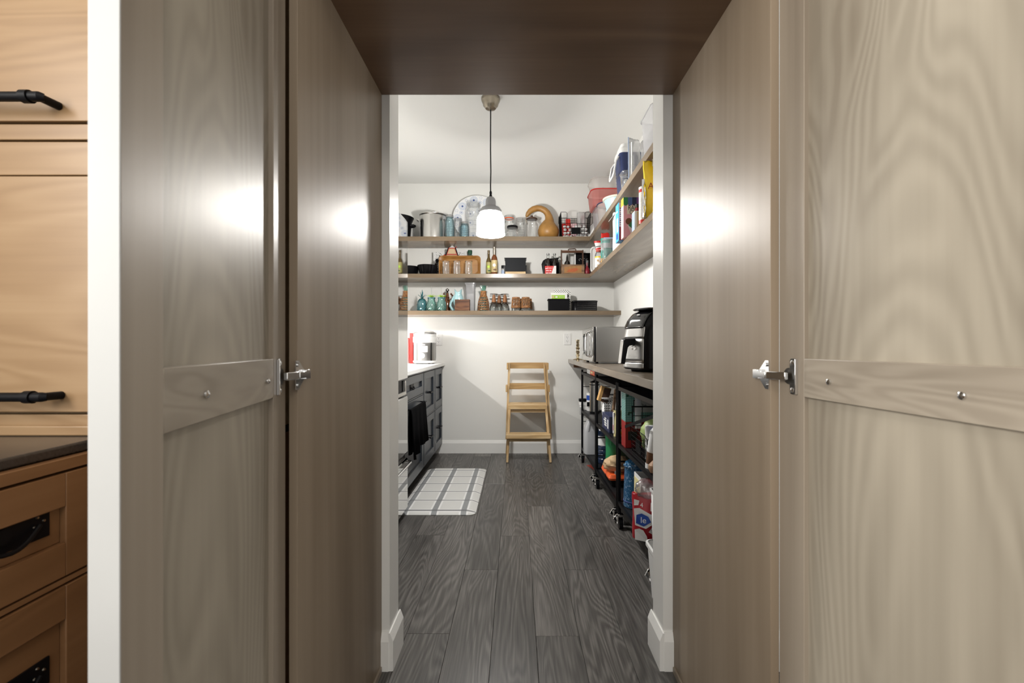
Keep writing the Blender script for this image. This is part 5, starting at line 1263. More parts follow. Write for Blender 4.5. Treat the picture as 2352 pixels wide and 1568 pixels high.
# learning-tower step stool
t = thing("step_stool", "pine step stool with two steps and a tall guard rail against the back wall", "stool", (U(1213, 4.42), 4.42, 0))
s4 = lambda px, Y: U(px, Y)-U(1213, 4.42)
yf, yb_ = 4.255-4.42, 4.605-4.42
def leg(a, b, w_, d_, m="pine_upright"): return obj("leg", MB().beam(a, b, w_, d_, (0, 1, 0)), m, t, bevel=0.002)
leg((s4(1165, 4.25), yf, 0.0), (s4(1171, 4.33)-0.002, 4.36-4.42, 0.500), 0.022, 0.040); leg((s4(1264.5, 4.25), yf, 0.0), (s4(1254, 4.33)+0.003, 4.36-4.42, 0.500), 0.022, 0.040)
leg((s4(1166, 4.6)-0.01, yb_, 0.0), (s4(1171, 4.5), 4.50-4.42, 0.500), 0.022, 0.034); leg((s4(1258, 4.6)+0.008, yb_, 0.0), (s4(1254, 4.5), 4.50-4.42, 0.500), 0.022, 0.034)
obj("lower_step", MB().box(s4(1162.5, 4.27), s4(1264, 4.27), 4.215-4.42, 4.345-4.42, V(1005, 4.27), V(995.5, 4.27)), "pine", t, bevel=0.003)
obj("step_apron", MB().box(s4(1169, 4.28), s4(1258, 4.28), 4.285-4.42, 4.303-4.42, V(1014, 4.28), V(1006.5, 4.28)), "pine", t, bevel=0.001)
# upper step with a hand slot
zs0, zs1 = V(939, 4.35), V(930, 4.35)
xa, xb_ = s4(1167.5, 4.36), s4(1256, 4.36); ya, ybb = 4.335-4.42, 4.575-4.42
us = MB(); cxs = (xa+xb_)/2; cys = (ya+ybb)/2
us.box(xa, xb_, ya, cys-0.013, zs0, zs1).box(xa, xb_, cys+0.013, ybb, zs0, zs1).box(xa, cxs-0.045, cys-0.013, cys+0.013, zs0, zs1).box(cxs+0.045, xb_, cys-0.013, cys+0.013, zs0, zs1)
obj("upper_step", us, "pine", t, bevel=0.001)
obj("step_apron", MB().box(s4(1172, 4.36), s4(1252, 4.36), 4.362-4.42, 4.380-4.42, V(947, 4.36), V(940.5, 4.36)), "pine", t, bevel=0.001)
# guard frame
for pa, pb, w_ in ((1163.5, 1170.0, 0.021), (1264.5, 1254.0, 0.023)):
    obj("guard_post", MB().beam((s4(pa, 4.44), 4.44-4.42, V(1008, 4.44)), (s4(pb, 4.44), 4.44-4.42, V(832.5, 4.44)), w_, 0.026, (0, 1, 0)), "pine_upright", t, bevel=0.001)
obj("guard_post", MB().beam((s4(1256, 4.40), 4.395-4.42, V(932, 4.40)), (s4(1249.5, 4.40), 4.395-4.42, V(833, 4.40)), 0.014, 0.024, (0, 1, 0)), "pine_upright", t, bevel=0.001)
obj("guard_slat", MB().box(s4(1170, 4.44), s4(1256, 4.44), 4.455-4.42, 4.467-4.42, V(846, 4.46), V(832.3, 4.46)), "plywood", t, bevel=0.001)
obj("guard_slat", MB().box(s4(1168, 4.44), s4(1257, 4.44), 4.455-4.42, 4.467-4.42, V(893.5, 4.46), V(879.5, 4.46)), "plywood", t, bevel=0.001)
for px, y0_, y1_ in ((1166.0, 848, 833), (1257.5, 848, 833), (1163.6, 899, 884), (1260.2, 899, 884)):
    obj("slat_end", MB().box(s4(px, 4.44)-0.008, s4(px, 4.44)+0.008, 4.39-4.42, 4.50-4.42, V(y0_, 4.44), V(y1_, 4.44)), "plywood", t, bevel=0.001)

# =================================================================== RIGHT WALL SHELVES
# ---- upper: tubs, cooler, bags
def plastic_tub(label, x, y, z, w_, d, h, m, rim_m, inverted=False, r=0.05, name="storage_tub"):
    t = thing(name, label, "tub", (x, y, z))
    lv = [(0, 0.028), (0.006, 0.020), (h*0.55, 0.010), (h-0.008, 0.004)]
    if inverted: lv = [(h-a, b) for a, b in lv][::-1]
    obj("wall", tub(MB(), w_, d, r, lv, not inverted, inverted, 8), m, t)
    zr = 0.004 if inverted else h-0.004
    obj("rim", MB().loft([rrect(w_-0.006, d-0.006, r, 8, z=zr-0.004), rrect(w_+0.006, d+0.006, r, 8, z=zr-0.003), rrect(w_+0.006, d+0.006, r, 8, z=zr+0.003), rrect(w_-0.006, d-0.006, r, 8, z=zr+0.004)], False, False), rim_m, t)
    return t
plastic_tub("tall frosted plastic tub at the bottom of the stack by the corner", 0.835, 4.15, Z1, 0.26, 0.26, 0.200, "frosted_plastic", "frosted_plastic", r=0.06)
plastic_tub("pink translucent tub with red rim in the stack by the corner", 0.822, 4.13, Z1+0.201, 0.324, 0.30, 0.146, "pink_tub", "red", r=0.07)
plastic_tub("clear shallow tub on top of the pink tub", 0.822, 4.13, Z1+0.350, 0.318, 0.29, 0.098, "clear_tub", "clear_tub", r=0.07)
plastic_tub("clear round tub with navy blue rim beside the blue bowl", 0.805, 3.865, Z1, 0.24, 0.22, 0.165, "clear_tub", "navy", r=0.105)
t = thing("mixing_bowl", "pale blue plastic bowl with cream rim between clear tub and cooler", "bowl", (0.812, 3.615, Z1))
obj("bowl", MB().lathe([(0.070, 0), (0.078, 0.003), (0.084, 0.038), (0.096, 0.060), (0.106, 0.095), (0.114, 0.125)], 36, cap1=False), "light_blue_plastic", t)
obj("foot_ring", MB().lathe([(0.082, 0.030), (0.098, 0.034), (0.098, 0.044), (0.090, 0.048)], 36, cap0=False, cap1=False), "light_blue_plastic", t)
obj("rim", MB().lathe([(0.112, 0.117), (0.124, 0.119), (0.125, 0.132), (0.114, 0.136), (0.04, 0.139)], 36), "cream_plastic", t)
t = thing("plastic_cover", "oval white plastic cover leaning at the corner of the upper right shelf", "cover", (0.728, 4.385, Z1))
Ml = Matrix.Translation((0, 0, 0.078)) @ Matrix.Rotation(radians(-66), 4, 'Y') @ Matrix.Rotation(radians(8), 4, 'X')
lid = MB().lathe([(0.066, 0), (0.073, 0.004), (0.073, 0.014), (0.068, 0.016), (0.060, 0.010), (0.002, 0.010)], 36); lid.v = [(x*1.12, y*1.5, z) for x, y, z in lid.v]
obj("shell", tr(lid, Ml), "white_plastic", t)
# cooler
t = thing("cooler", "navy blue ribbed cooler box with white lid and side handle", "cooler", (0.835, 3.26, Z1))
cw_, cd_ = 0.230, 0.20; hbody = 0.312
rings = []
n_r = 26
for i in range(n_r+1):
    z = hbody*i/n_r; rib = 0.0022 if (z > 0.08 and i % 2) else 0.0
    ins = 0.020*(1-z/hbody)+(0.014*(1-z/0.06) if z < 0.06 else 0)+rib
    rings.append(rrect(cw_-2*ins, cd_-2*ins, 0.028, 5, z=z))
obj("body", MB().loft(rings), "cooler_blue", t)
obj("lid", MB().loft([rrect(cw_+0.004, cd_+0.004, 0.03, 5, z=hbody), rrect(cw_+0.006, cd_+0.006, 0.03, 5, z=hbody+0.010), rrect(cw_-0.002, cd_-0.002, 0.03, 5, z=hbody+0.034), rrect(cw_-0.020, cd_-0.02, 0.028, 5, z=hbody+0.040), rrect(cw_-0.028, cd_-0.03, 0.028, 5, z=hbody+0.068), rrect(cw_-0.05, cd_-0.05, 0.02, 5, z=hbody+0.074)]), "white_plastic", t)
obj("handle", MB().tube([(-cw_/2-0.002, -0.07, hbody-0.02), (-cw_/2-0.022, -0.075, hbody-0.05), (-cw_/2-0.036, -0.072, hbody-0.13), (-cw_/2-0.040, -0.05, hbody-0.150), (-cw_/2-0.040, 0.05, hbody-0.150), (-cw_/2-0.036, 0.072, hbody-0.13), (-cw_/2-0.022, 0.075, hbody-0.05), (-cw_/2-0.002, 0.07, hbody-0.02)], 0.007, 8), "white_plastic", t)
# clear box of silver baubles
t = thing("clear_box", "small clear plastic box before the blue cooler", "box", (0.748, 3.03, Z1))
obj("wall", tub(MB(), 0.10, 0.10, 0.02, [(0, 0.012), (0.006, 0.008), (0.105, 0.0), (0.112, -0.004)], True, False), "clear_plastic", t)
obj("lid", tub(MB(), 0.108, 0.108, 0.02, [(0.110, 0), (0.116, 0), (0.119, 0.006)], False, True), "clear_plastic", t)
random.seed(3)
for i, (dx, dy, dz) in enumerate([(-0.02, -0.02, 0.024), (0.018, -0.018, 0.024), (0.0, 0.02, 0.024), (-0.018, 0.0, 0.058), (0.016, 0.01, 0.056)]):
    one("bauble", "small silver bauble inside the clear box before the cooler", "bauble", MB().ball((0, 0, 0), 0.018, 14, 10), "chrome", (0.748+dx, 3.03+dy, Z1+dz), group="silver baubles in the clear box")
# zip bag, film bag, frosted bin
t = thing("zip_bag", "upright crumpled clear zip bag with blue edge beside the cooler", "bag", (0.752, 2.90, Z1), rotz=0.5)
obj("film", bag(0.085, 0.05, 0.275, 21, 0.25, 0.1), "bag_film", t)
obj("blue_seam", MB().tube([(-0.046, 0, 0.01), (-0.048, 0, 0.14), (-0.050, 0, 0.285)], 0.003, 6), "plate_pale", t)
obj("white_card", MB().box(-0.040, -0.036, -0.02, 0.01, 0.01, 0.25), "paper_white", t)
one("film_bag", "loose clear plastic bag of dark beads behind the frosted bin", "bag", bag(0.12, 0.10, 0.235, 22, 0.25, 0.35), "bag_film", (0.84, 2.84, Z1))
bd = MB(); random.seed(5)
for i in range(40): bd.ball((random.uniform(-0.05, 0.05), random.uniform(-0.04, 0.04), random.uniform(0.012, 0.11)), 0.010, 6, 4)
o = one("dark_beads", "dark beads heaped inside the loose clear bag", "beads", bd, "black_gloss", (0.84, 2.84, Z1)); o["kind"] = "stuff"
plastic_tub("tall frosted storage bin nearest the jamb on the upper right shelf", 0.842, 2.48, Z1, 0.275, 0.24, 0.232, "frosted_plastic", "frosted_plastic", r=0.035, name="storage_bin")

# ---- lower right shelf
t = thing("white_tray", "white plastic tray standing upright in the corner of the lower right shelf", "tray", (0.775, 4.235, Z2))
tr_o = lambda y, ins: [(p[0], y, p[1]+0.118) for p in rrect(0.17-2*ins, 0.236-2*ins, 0.03, 5)]
obj("panel", MB().loft([tr_o(0.012, 0), tr_o(-0.012, -0.002), tr_o(-0.012, 0.006), tr_o(0.004, 0.014)]), "white_plastic", t)
t = thing("sprinkle_bottle", "clear bottle with white label and flared red top on the lower right shelf", "bottle", (0.726, 4.02, Z2))
obj("glass", MB().lathe([(0.028, 0), (0.0315, 0.006), (0.0315, 0.115), (0.028, 0.132), (0.021, 0.142), (0.020, 0.150)], 24), "clear_plastic", t)
obj("label", MB().lathe([(0.0322, 0.008), (0.0322, 0.100)], 24, cap0=False, cap1=False), "paper_white", t)
obj("label_band", MB().lathe([(0.0325, 0.092), (0.0325, 0.104)], 24, cap0=False, cap1=False), "yellow", t)
obj("label_print", MB().ball((-0.010, -0.0318, 0.066), 0.011, 10, 6, (1, 0.12, 0.9)).ball((0.006, -0.0322, 0.055), 0.008, 10, 6, (1, 0.12, 0.9)).ball((-0.008, -0.0320, 0.025), 0.010, 10, 6, (1.3, 0.12, 0.6)), "tan", t)
obj("neck", MB().lathe([(0.021, 0.146), (0.022, 0.150), (0.022, 0.160), (0.020, 0.162)], 20), "tartan_red", t)
fl = [(0.020, 0.160), (0.022, 0.180), (0.025, 0.200), (0.030, 0.222), (0.036, 0.240)]
obj("flared_top", MB().loft([[(r*1.15*cos(2*pi*j/20), r*0.6*sin(2*pi*j/20), z) for j in range(20)] for r, z in fl]), "paper_white", t)
for a_, b_2 in (((0.0205, 0.166), (0.0235, 0.182)), ((0.0245, 0.190), (0.026, 0.196)), ((0.0325, 0.225), (0.0372, 0.2405))):
    obj("red_stripe", MB().loft([[(r*1.17*cos(2*pi*j/20), r*0.62*sin(2*pi*j/20), z+0.004*cos(2*pi*j/20)*(1 if z < 0.21 else 0)) for j in range(20)] for r, z in (a_, b_2)], False, False), "red" if b_2[1] > 0.2 or b_2[1] < 0.19 else "ink_black", t)
t = thing("teal_tub", "teal-lidded snack tub with orange base behind the clear square box", "tub", (0.752, 3.84, Z2))
obj("body", MB().lathe([(0.036, 0), (0.038, 0.006), (0.038, 0.195)], 24), "teal", t)
obj("band", MB().lathe([(0.0385, 0.0), (0.0385, 0.055)], 24, cap0=False, cap1=False), "cardboard", t)
obj("lid", MB().lathe([(0.039, 0.190), (0.040, 0.194), (0.040, 0.218), (0.038, 0.222), (0.002, 0.223)], 24), "teal", t)
obj("label", MB().lathe([(0.0384, 0.120), (0.0384, 0.180)], 24, cap0=False, cap1=False), "paper_grey", t)
t = thing("clear_square_box", "clear square plastic box with grey-blue lid on the lower right shelf", "box", (0.756, 3.675, Z2))
obj("wall", tub(MB(), 0.118, 0.12, 0.012, [(0, 0.006), (0.004, 0.002), (0.172, 0.0)], True, False), "clear_plastic", t)
obj("lid", tub(MB(), 0.122, 0.124, 0.012, [(0.170, 0), (0.178, 0), (0.180, 0.004)], False, True), "clear_plastic", t)
obj("lid_edge", MB().box(-0.062, 0.062, -0.0632, -0.0622, 0.170, 0.178), "plate_pale", t)
one("sweets_pile", "handful of pale green sweets inside the clear square box", "sweets", bag(0.095, 0.09, 0.10, 33, 0.2, 0.6), "sea_glass", (0.756, 3.675, Z2+0.004))
one("red_pouch", "small glossy red pouch lying behind the teal-lidded tub", "pouch", bag(0.070, 0.03, 0.285, 34, 0.1, 0.5), "red", (0.770, 3.94, Z2))
t = thing("paper_sack", "tall white paper sack with flared mouth before the blue carton", "sack", (0.760, 3.30, Z2))
obj("sack", bag(0.115, 0.10, 0.27, 35, 0.06, 0.85, 0.95), "paper_white", t)
obj("flap", MB().add([(-0.058, -0.03, 0.262), (0.0, -0.04, 0.288), (0.0, 0.04, 0.288), (-0.058, 0.03, 0.262), (-0.088, -0.02, 0.225), (-0.088, 0.02, 0.225)], [(0, 1, 2, 3), (0, 3, 5, 4)]), "paper_white", t, solid=0.002)
# cartons
def carton(name, label, x0, x1, y0, y1, z1, m, z0=Z2):
    t = thing(name, label, "box", (x0, y0, z0)); obj("carton", MB().box(0, x1-x0, 0, y1-y0, 0, z1-z0), m, t, bevel=0.001); return t
t = carton("blue_carton", "sky blue carton with white lettering overhanging the lower right shelf", 0.662, 0.93, 2.945, 3.035, 2.018, "sky_blue")
obj("front_panel", MB().box(0.004, 0.26, -0.0008, -0.0001, 0.09, 0.244), "paper_white", t)
obj("front_panel", MB().box(0.004, 0.26, -0.0008, -0.0001, 0.002, 0.088), "dark_red", t)
for k, (za, zb_, ya_) in enumerate(((0.062, 0.085, 0.03), (0.088, 0.12, 0.035), (0.124, 0.15, 0.03), (0.19, 0.20, 0.045))):
    obj("white_mark", MB().box(-0.0008, -0.0001, ya_-0.018, ya_+0.024, za, zb_), "paper_white", t)
obj("blue_mark", MB().box(-0.0008, -0.0001, 0.02, 0.06, 0.015, 0.05), "royal_blue", t)
bars = MB()
for k in range(9): bars.box(0.008, 0.050, -0.0014, -0.0009, 0.10+k*0.013, 0.10+k*0.013+0.004+0.002*(k % 3))
obj("bar_marks", bars, "ink_blue", t)
t = carton("cone_carton", "pink ice-cream cone carton with rainbow awning on the lower right shelf", 0.674, 0.90, 2.862, 2.925, 2.024, "pink")
PWd = 0.226; PH = 2.024-Z2
obj("side_panel", MB().box(-0.0008, -0.0001, 0.001, 0.062, 0.001, PH*0.38), "pale_pink", t); obj("side_panel", MB().box(-0.0008, -0.0001, 0.001, 0.062, PH*0.38, PH*0.80), "paper_white", t); obj("side_panel", MB().box(-0.0008, -0.0001, 0.001, 0.062, PH*0.80, PH), "yellow", t)
bars = MB()
for k in range(12): bars.box(-0.0014, -0.0009, 0.006, 0.034, PH*0.40+k*0.0082, PH*0.40+k*0.0082+0.0035+0.0015*(k % 2))
obj("bar_marks", bars, "ink_blue", t)
for k, m in enumerate(("green", "plate_blue", "navy", "purple", "tartan_red", "orange", "yellow", "lime")):
    x = 0.0+k*0.0275
    aw = [(x, PH), (x, PH*0.84)]+[(x+0.01375-0.01375*cos(a), PH*0.84-0.012*sin(a)) for a in [pi*j/8 for j in range(9)]]+[(x+0.0275, PH)]
    obj("awning_stripe", MB().loft([[(xx, y, z) for xx, z in aw] for y in (-0.0012, -0.0001)]), m, t, smooth=False)
obj("sign_patch", MB().box(0.022, 0.12, -0.0008, -0.0001, PH*0.58, PH*0.80), "cream_plastic", t)
lettering("RAI", 0.040, "ink_black", t, (0.052, -0.0014, PH*0.735), FACE_CAM, sx=0.8)
lettering("CU", 0.036, "ink_black", t, (0.058, -0.0014, PH*0.625), FACE_CAM, sx=0.8)
obj("scoop_print", MB().tube([(0.034, -0.0002, PH*0.40), (0.034, -0.0012, PH*0.40)], 0.021, 20), "brown", t)
cone = [(0.026, PH*0.31), (0.052, PH*0.37), (0.062, PH*0.05), (0.052, PH*0.03)]
obj("cone_print", MB().loft([[(x, y, z) for x, z in cone] for y in (-0.0010, -0.0002)]), "paper_white", t, smooth=False)
cone2 = [(0.030, PH*0.30), (0.050, PH*0.40), (0.066, PH*0.36), (0.060, PH*0.20)]
obj("cone_wrap_print", MB().loft([[(x, y, z) for x, z in cone2] for y in (-0.0014, -0.0011)]), "green", t, smooth=False)
t = carton("tea_carton", "small white and pale blue carton beside the pink cone carton", 0.695, 0.765, 2.675, 2.735, 1.884, "paper_white")
obj("side_panel", MB().box(-0.0008, -0.0001, 0.002, 0.058, 0.002, 0.108), "plate_pale", t); obj("front_panel", MB().box(0.012, 0.068, -0.0008, -0.0001, 0.004, 0.108), "tan", t)
t = thing("extract_bottle", "dark red small bottle behind the small white carton", "bottle", (0.742, 2.79, Z2))
obj("glass", MB().lathe([(0.022, 0), (0.024, 0.005), (0.024, 0.13), (0.012, 0.155), (0.010, 0.165)], 18), "dark_red", t)
obj("cap", MB().lathe([(0.012, 0.163), (0.013, 0.185), (0.002, 0.187)], 14), "ink_black", t)
t = thing("snack_canister", "tall white canister with red bands and grey print on the lower right shelf", "canister", (0.716, 2.555, Z2))
obj("tube", MB().lathe([(0.0265, 0.004), (0.027, 0.01), (0.027, 0.198)], 28), "paper_white", t)
obj("lid", MB().lathe([(0.0275, 0.196), (0.0283, 0.198), (0.0283, 0.206), (0.026, 0.208), (0.002, 0.208)], 28), "white_plastic", t)
obj("red_band", MB().lathe([(0.0274, 0.176), (0.0274, 0.193)], 28, cap0=False, cap1=False), "red", t); obj("red_band", MB().lathe([(0.0274, 0.0), (0.0274, 0.022)], 28, cap0=False, cap1=False), "red", t)
pr = MB(); random.seed(9)
for k in range(34):
    z = 0.032+k*0.0041
    a = -2.7
    while a < -0.5:
        da = random.uniform(0.06, 0.2)
        if random.random() < 0.75:
            v = []
            for aa in (a, a+da*0.8):
                for z_ in (z, z+0.0016): v.append((0.02735*cos(aa), 0.02735*sin(aa), z_))
            pr.add(v, [(0, 2, 3, 1)])
        a += da
o = obj("fine_print", pr, "paper_grey", t, smooth=False); o["kind"] = "stuff"
t = thing("chip_bag", "yellow and silver foil chip bag with dark red letters beside the canister", "bag", (0.762, 2.42, Z2), rotz=-0.12)
obj("foil", bag(0.165, 0.075, 0.292, 41, 0.10, 0.18, 0.5), "yellow", t)
obj("silver_seam", bag(0.020, 0.05, 0.20, 42, 0.25, 0.2), "silver_foil", t, (-0.082, -0.004, 0))
lettering("AI", 0.046, "dark_red", t, (-0.047, -0.046, 0.154), FACE_CAM)
obj("white_tag", MB().box(-0.04, 0.01, -0.012, -0.008, 0.27, 0.308), "paper_white", t)
t = thing("chip_bag", "yellow foil chip bag nearest the jamb on the lower right shelf", "bag", (0.79, 2.27, Z2), rotz=-0.3)
obj("foil", bag(0.19, 0.08, 0.305, 43, 0.12, 0.2, 0.5), "yellow", t)
obj("silver_seam", bag(0.028, 0.05, 0.16, 44, 0.25, 0.3), "silver_foil", t, (-0.085, -0.01, 0.0))

# =================================================================== RIGHT COUNTER
ZR = 0.955
t = thing("candlestick", "turned brass candlestick at the far end of the wooden counter", "candlestick", (U(1327, 4.46), 4.46, ZR))
k_ = lambda y: (V(y, 4.46)-ZR)
obj("base", MB().lathe([(0.044, 0), (0.046, 0.003), (0.040, 0.008), (0.026, 0.011), (0.016, 0.016), (0.013, 0.022)], 28), "brass", t)
ht = k_(780)
st = [(0.013, 0.020), (0.011, 0.03), (0.020, 0.040), (0.020, 0.048), (0.012, 0.055), (0.017, 0.066), (0.021, 0.078), (0.013, 0.088), (0.011, 0.096), (0.020, 0.106), (0.022, 0.114), (0.012, 0.122), (0.017, 0.136), (0.018, 0.146), (0.011, 0.154), (0.015, 0.164), (0.017, ht-0.006), (0.023, ht-0.002), (0.023, ht), (0.012, ht), (0.011, ht-0.02)]
obj("stem", MB().lathe(st, 24), "brass", t)
one("brass_lid", "small round brass dish lying beside the candlestick", "dish", MB().lathe([(0.014, 0), (0.018, 0.003), (0.015, 0.010), (0.005, 0.016), (0.001, 0.017)], 18), "brass", (U(1344, 4.22), 4.22, ZR))
# microwave
my0_, my1_ = 3.425, 3.955; mxf = 0.574
t = thing("microwave", "stainless steel microwave oven on the wooden counter with its door towards the aisle", "microwave", (0.775, (my0_+my1_)/2, ZR))
hy = (my1_-my0_)/2; xf = mxf-0.775
obj("body", MB().box(xf+0.024, 0.195, -hy, hy, 0.014, 0.279), "brushed_steel", t, bevel=0.004)
obj("front_bezel", MB().box(xf+0.012, xf+0.024, -hy, hy, 0.014, 0.279), "black_plastic", t, bevel=0.002)
dm = MB()
z0_, z1_ = 0.016, 0.277
obj("door_frame", MB().box(xf, xf+0.012, -hy, hy, z1_-0.035, z1_).box(xf, xf+0.012, -hy, hy, z0_, z0_+0.045).box(xf, xf+0.012, hy-0.06, hy, z0_+0.045, z1_-0.035).box(xf, xf+0.012, -hy, -hy+0.13, z0_+0.045, z1_-0.035), "stainless", t, bevel=0.002)
obj("window", MB().box(xf+0.003, xf+0.010, -hy+0.13, hy-0.06, z0_+0.045, z1_-0.035), "black_gloss", t)
obj("window_trim", MB().tube([(xf-0.001, y, z) for y, z in [(p[0], p[1]) for p in rrect(0.335, 0.172, 0.03, 5, cx=0.032, cy=0.152)]], 0.004, 6, closed=True), "chrome", t)
hd = MB().tube([(xf, -hy+0.105, 0.052), (xf-0.028, -hy+0.105, 0.062), (xf-0.034, -hy+0.105, 0.10), (xf-0.035, -hy+0.105, 0.15), (xf-0.034, -hy+0.105, 0.20), (xf-0.028, -hy+0.105, 0.238), (xf, -hy+0.105, 0.248)], 0.0085, 10)
obj("handle", hd, "chrome", t)
obj("control_panel", MB().box(xf-0.001, xf+0.002, -hy+0.018, -hy+0.085, 0.05, 0.245), "brushed_steel", t)
obj("display", MB().box(xf-0.0018, xf-0.0008, -hy+0.026, -hy+0.078, 0.205, 0.235), "black_gloss", t)
bt = MB()
for r_ in range(4):
    for c_ in range(3): bt.box(xf-0.0025, xf-0.0008, -hy+0.027+c_*0.018, -hy+0.040+c_*0.018, 0.07+r_*0.03, 0.088+r_*0.03)
obj("buttons", bt, "grey_metal", t)
for sx_ in (xf+0.04, 0.16):
    for sy_ in (-hy+0.05, hy-0.05): obj("foot", MB().lathe([(0.012, 0), (0.012, 0.015)], 10, c=(sx_, sy_)), "black_plastic", t)
obj("side_rivet", MB().tube([(0.005, -hy-0.002, 0.030), (0.005, -hy+0.001, 0.030)], 0.005, 10), "chrome", t)
# air fryer: tall rounded body, steel basket front with black handle, sloping glossy control face
AFY, AFX = 2.43, 0.735
t = thing("air_fryer", "black air fryer with brushed steel basket front and long handle", "air fryer", (AFX, AFY, ZR), rotz=radians(-62))
# local frame: front looks along -y; width x; +x side faces the door opening
def af_ring(z, w_, yf_, yb2, r=0.085, n=9): return rrect(2*w_, yb2-yf_, r, n, 0, (yf_+yb2)/2, z)
obj("foot_plate", MB().loft([af_ring(0.0, 0.098, -0.115, 0.12), af_ring(0.012, 0.102, -0.12, 0.125)]), "black_plastic", t)
af_lv = [(0.012, 0.122, -0.140, 0.150), (0.020, 0.126, -0.144, 0.153), (0.175, 0.125, -0.142, 0.152), (0.232, 0.122, -0.134, 0.148), (0.270, 0.116, -0.118, 0.140), (0.300, 0.108, -0.095, 0.128), (0.318, 0.098, -0.072, 0.112), (0.328, 0.080, -0.050, 0.090)]
obj("body", MB().loft([af_ring(*l) for l in af_lv]), "black_plastic", t)
def af_at(z):
    for l0, l1 in zip(af_lv, af_lv[1:]):
        if l0[0] <= z <= l1[0]:
            u = (z-l0[0])/(l1[0]-l0[0]); return [l0[k]+(l1[k]-l0[k])*u for k in range(4)]
def front_skin(z0, z1, m, name, cut, off=0.0035, rows=6, cutx=(0.072, 0.072), cutl=0.2):
    R_ = []
    for i in range(rows+1):
        z = z0+(z1-z0)*i/rows; l = af_at(z); ring = rrect(2*(l[1]+off), l[3]-l[2]+2*off, 0.085, 14, 0, (l[2]+l[3])/2, z)
        pts = sorted([p_ for p_ in ring if p_[1] < l[2]+cut], key=lambda p_: p_[0])
        xa_, xb2 = max(pts[0][0], -cutl), min(pts[-1][0], cutx[0]+(cutx[1]-cutx[0])*i/rows)
        xs = [xa_+(xb2-xa_)*j/18 for j in range(19)]
        row = []
        for x in xs:
            for p0_, p1_ in zip(pts, pts[1:]):
                if p0_[0]-1e-9 <= x <= p1_[0]+1e-9:
                    f_ = 0 if abs(p1_[0]-p0_[0]) < 1e-9 else (x-p0_[0])/(p1_[0]-p0_[0]); row.append((x, p0_[1]+(p1_[1]-p0_[1])*f_, z)); break
        R_.append(row)
    n = 19; vs = [p_ for r_ in R_ for p_ in r_]
    return obj(name, MB().add(vs, [(i*n+j, i*n+j+1, (i+1)*n+j+1, (i+1)*n+j) for i in range(rows) for j in range(n-1)]), m, t, solid=0.003)
front_skin(0.021, 0.046, "brushed_steel", "base_band", 0.075)
front_skin(0.049, 0.172, "brushed_steel", "basket_front", 0.075)
front_skin(0.176, 0.232, "brushed_steel", "upper_band", 0.075)
front_skin(0.226, 0.312, "black_gloss", "control_face", 0.075, 0.0065, 10, (0.062, 0.068), 0.12)
obj("top_lip", MB().loft([rrect(0.16, 0.12, 0.05, 6, 0, -0.035, 0.322), rrect(0.17, 0.13, 0.05, 6, 0, -0.035, 0.327), rrect(0.15, 0.12, 0.05, 6, 0, -0.035, 0.333)]), "black_gloss", t)
obj("display_mark", MB().obox((0.0, -0.110, 0.297), (1, 0, 0), (0, 0.6, 0.8), (0, -0.8, 0.6), 0.010, 0.003, 0.0008), "paper_white", t)
prof = [(-0.142, 0.172), (-0.142, 0.140), (-0.182, 0.136), (-0.194, 0.126), (-0.214, 0.042), (-0.233, 0.044), (-0.216, 0.164), (-0.208, 0.172)]
obj("handle", MB().loft([[(x, y, z) for y, z in prof] for x in (-0.016, 0.016)]), "black_plastic", t, bevel=0.003)
obj("handle_strip", MB().loft([[(x, y, z) for y, z in [(-0.2335, 0.045), (-0.2375, 0.046), (-0.2205, 0.166), (-0.2165, 0.165)]] for x in (-0.0105, 0.0105)]), "stainless", t, bevel=0.001)
obj("release_hook", MB().tube([(0.004, -0.146, 0.138), (0.004, -0.156, 0.132), (0.004, -0.160, 0.122), (0.004, -0.152, 0.116)], 0.0025, 6), "chrome", t)
one("power_cord", "black cord loop at the near side of the air fryer", "cord", MB().tube([(0.86, 2.07, ZR+0.004), (0.70, 2.06, ZR+0.004), (0.655, 2.06, ZR+0.03), (0.640, 2.065, ZR+0.09), (0.655, 2.07, ZR+0.105), (0.70, 2.10, ZR+0.10), (0.74, 2.14, ZR+0.05), (0.80, 2.12, ZR+0.004)], 0.0035, 8), "cord")

# =================================================================== CART CONTENTS
M1, B1 = 0.488, 0.141     # far cart: middle and bottom shelf tops
M2, B2 = 0.498, 0.141
M3, B3 = 0.503, 0.156
# far cart
t = thing("steel_canister", "tall polished steel canister on the far cart's middle shelf", "canister", (0.700, 4.07, M1))
obj("base", MB().lathe([(0.043, 0), (0.044, 0.012), (0.0445, 0.02)], 24), "black_plastic", t)
obj("body", MB().lathe([(0.0445, 0.018), (0.0445, 0.255)], 28), "stainless", t)
obj("band", MB().lathe([(0.045, 0.252), (0.0455, 0.254), (0.0455, 0.258), (0.045, 0.260)], 28), "black_plastic", t)
obj("lid", MB().lathe([(0.0448, 0.259), (0.0448, 0.275), (0.036, 0.283), (0.026, 0.286)], 28), "stainless", t)
obj("knob", MB().lathe([(0.027, 0.284), (0.024, 0.289), (0.010, 0.292), (0.010, 0.300), (0.003, 0.303)], 20), "black_plastic", t)
t = thing("wrap_carton", "long white and orange wrap carton lying on top of the far cart", "box", (0.715, 3.86, 0.847))
obj("carton", MB().box(-0.085, 0.06, -0.20, 0.20, 0, 0.036), "paper_white", t, bevel=0.001)
obj("orange_end", MB().box(-0.0862, -0.0851, -0.20, 0.015, 0.001, 0.035), "orange", t); obj("print", MB().box(-0.0868, -0.0863, -0.10, -0.02, 0.012, 0.028), "pale_yellow", t)
t = thing("white_pail", "white pail with black clip hanging on the far end of the far cart", "pail", (0.672, 4.372, 0.405))
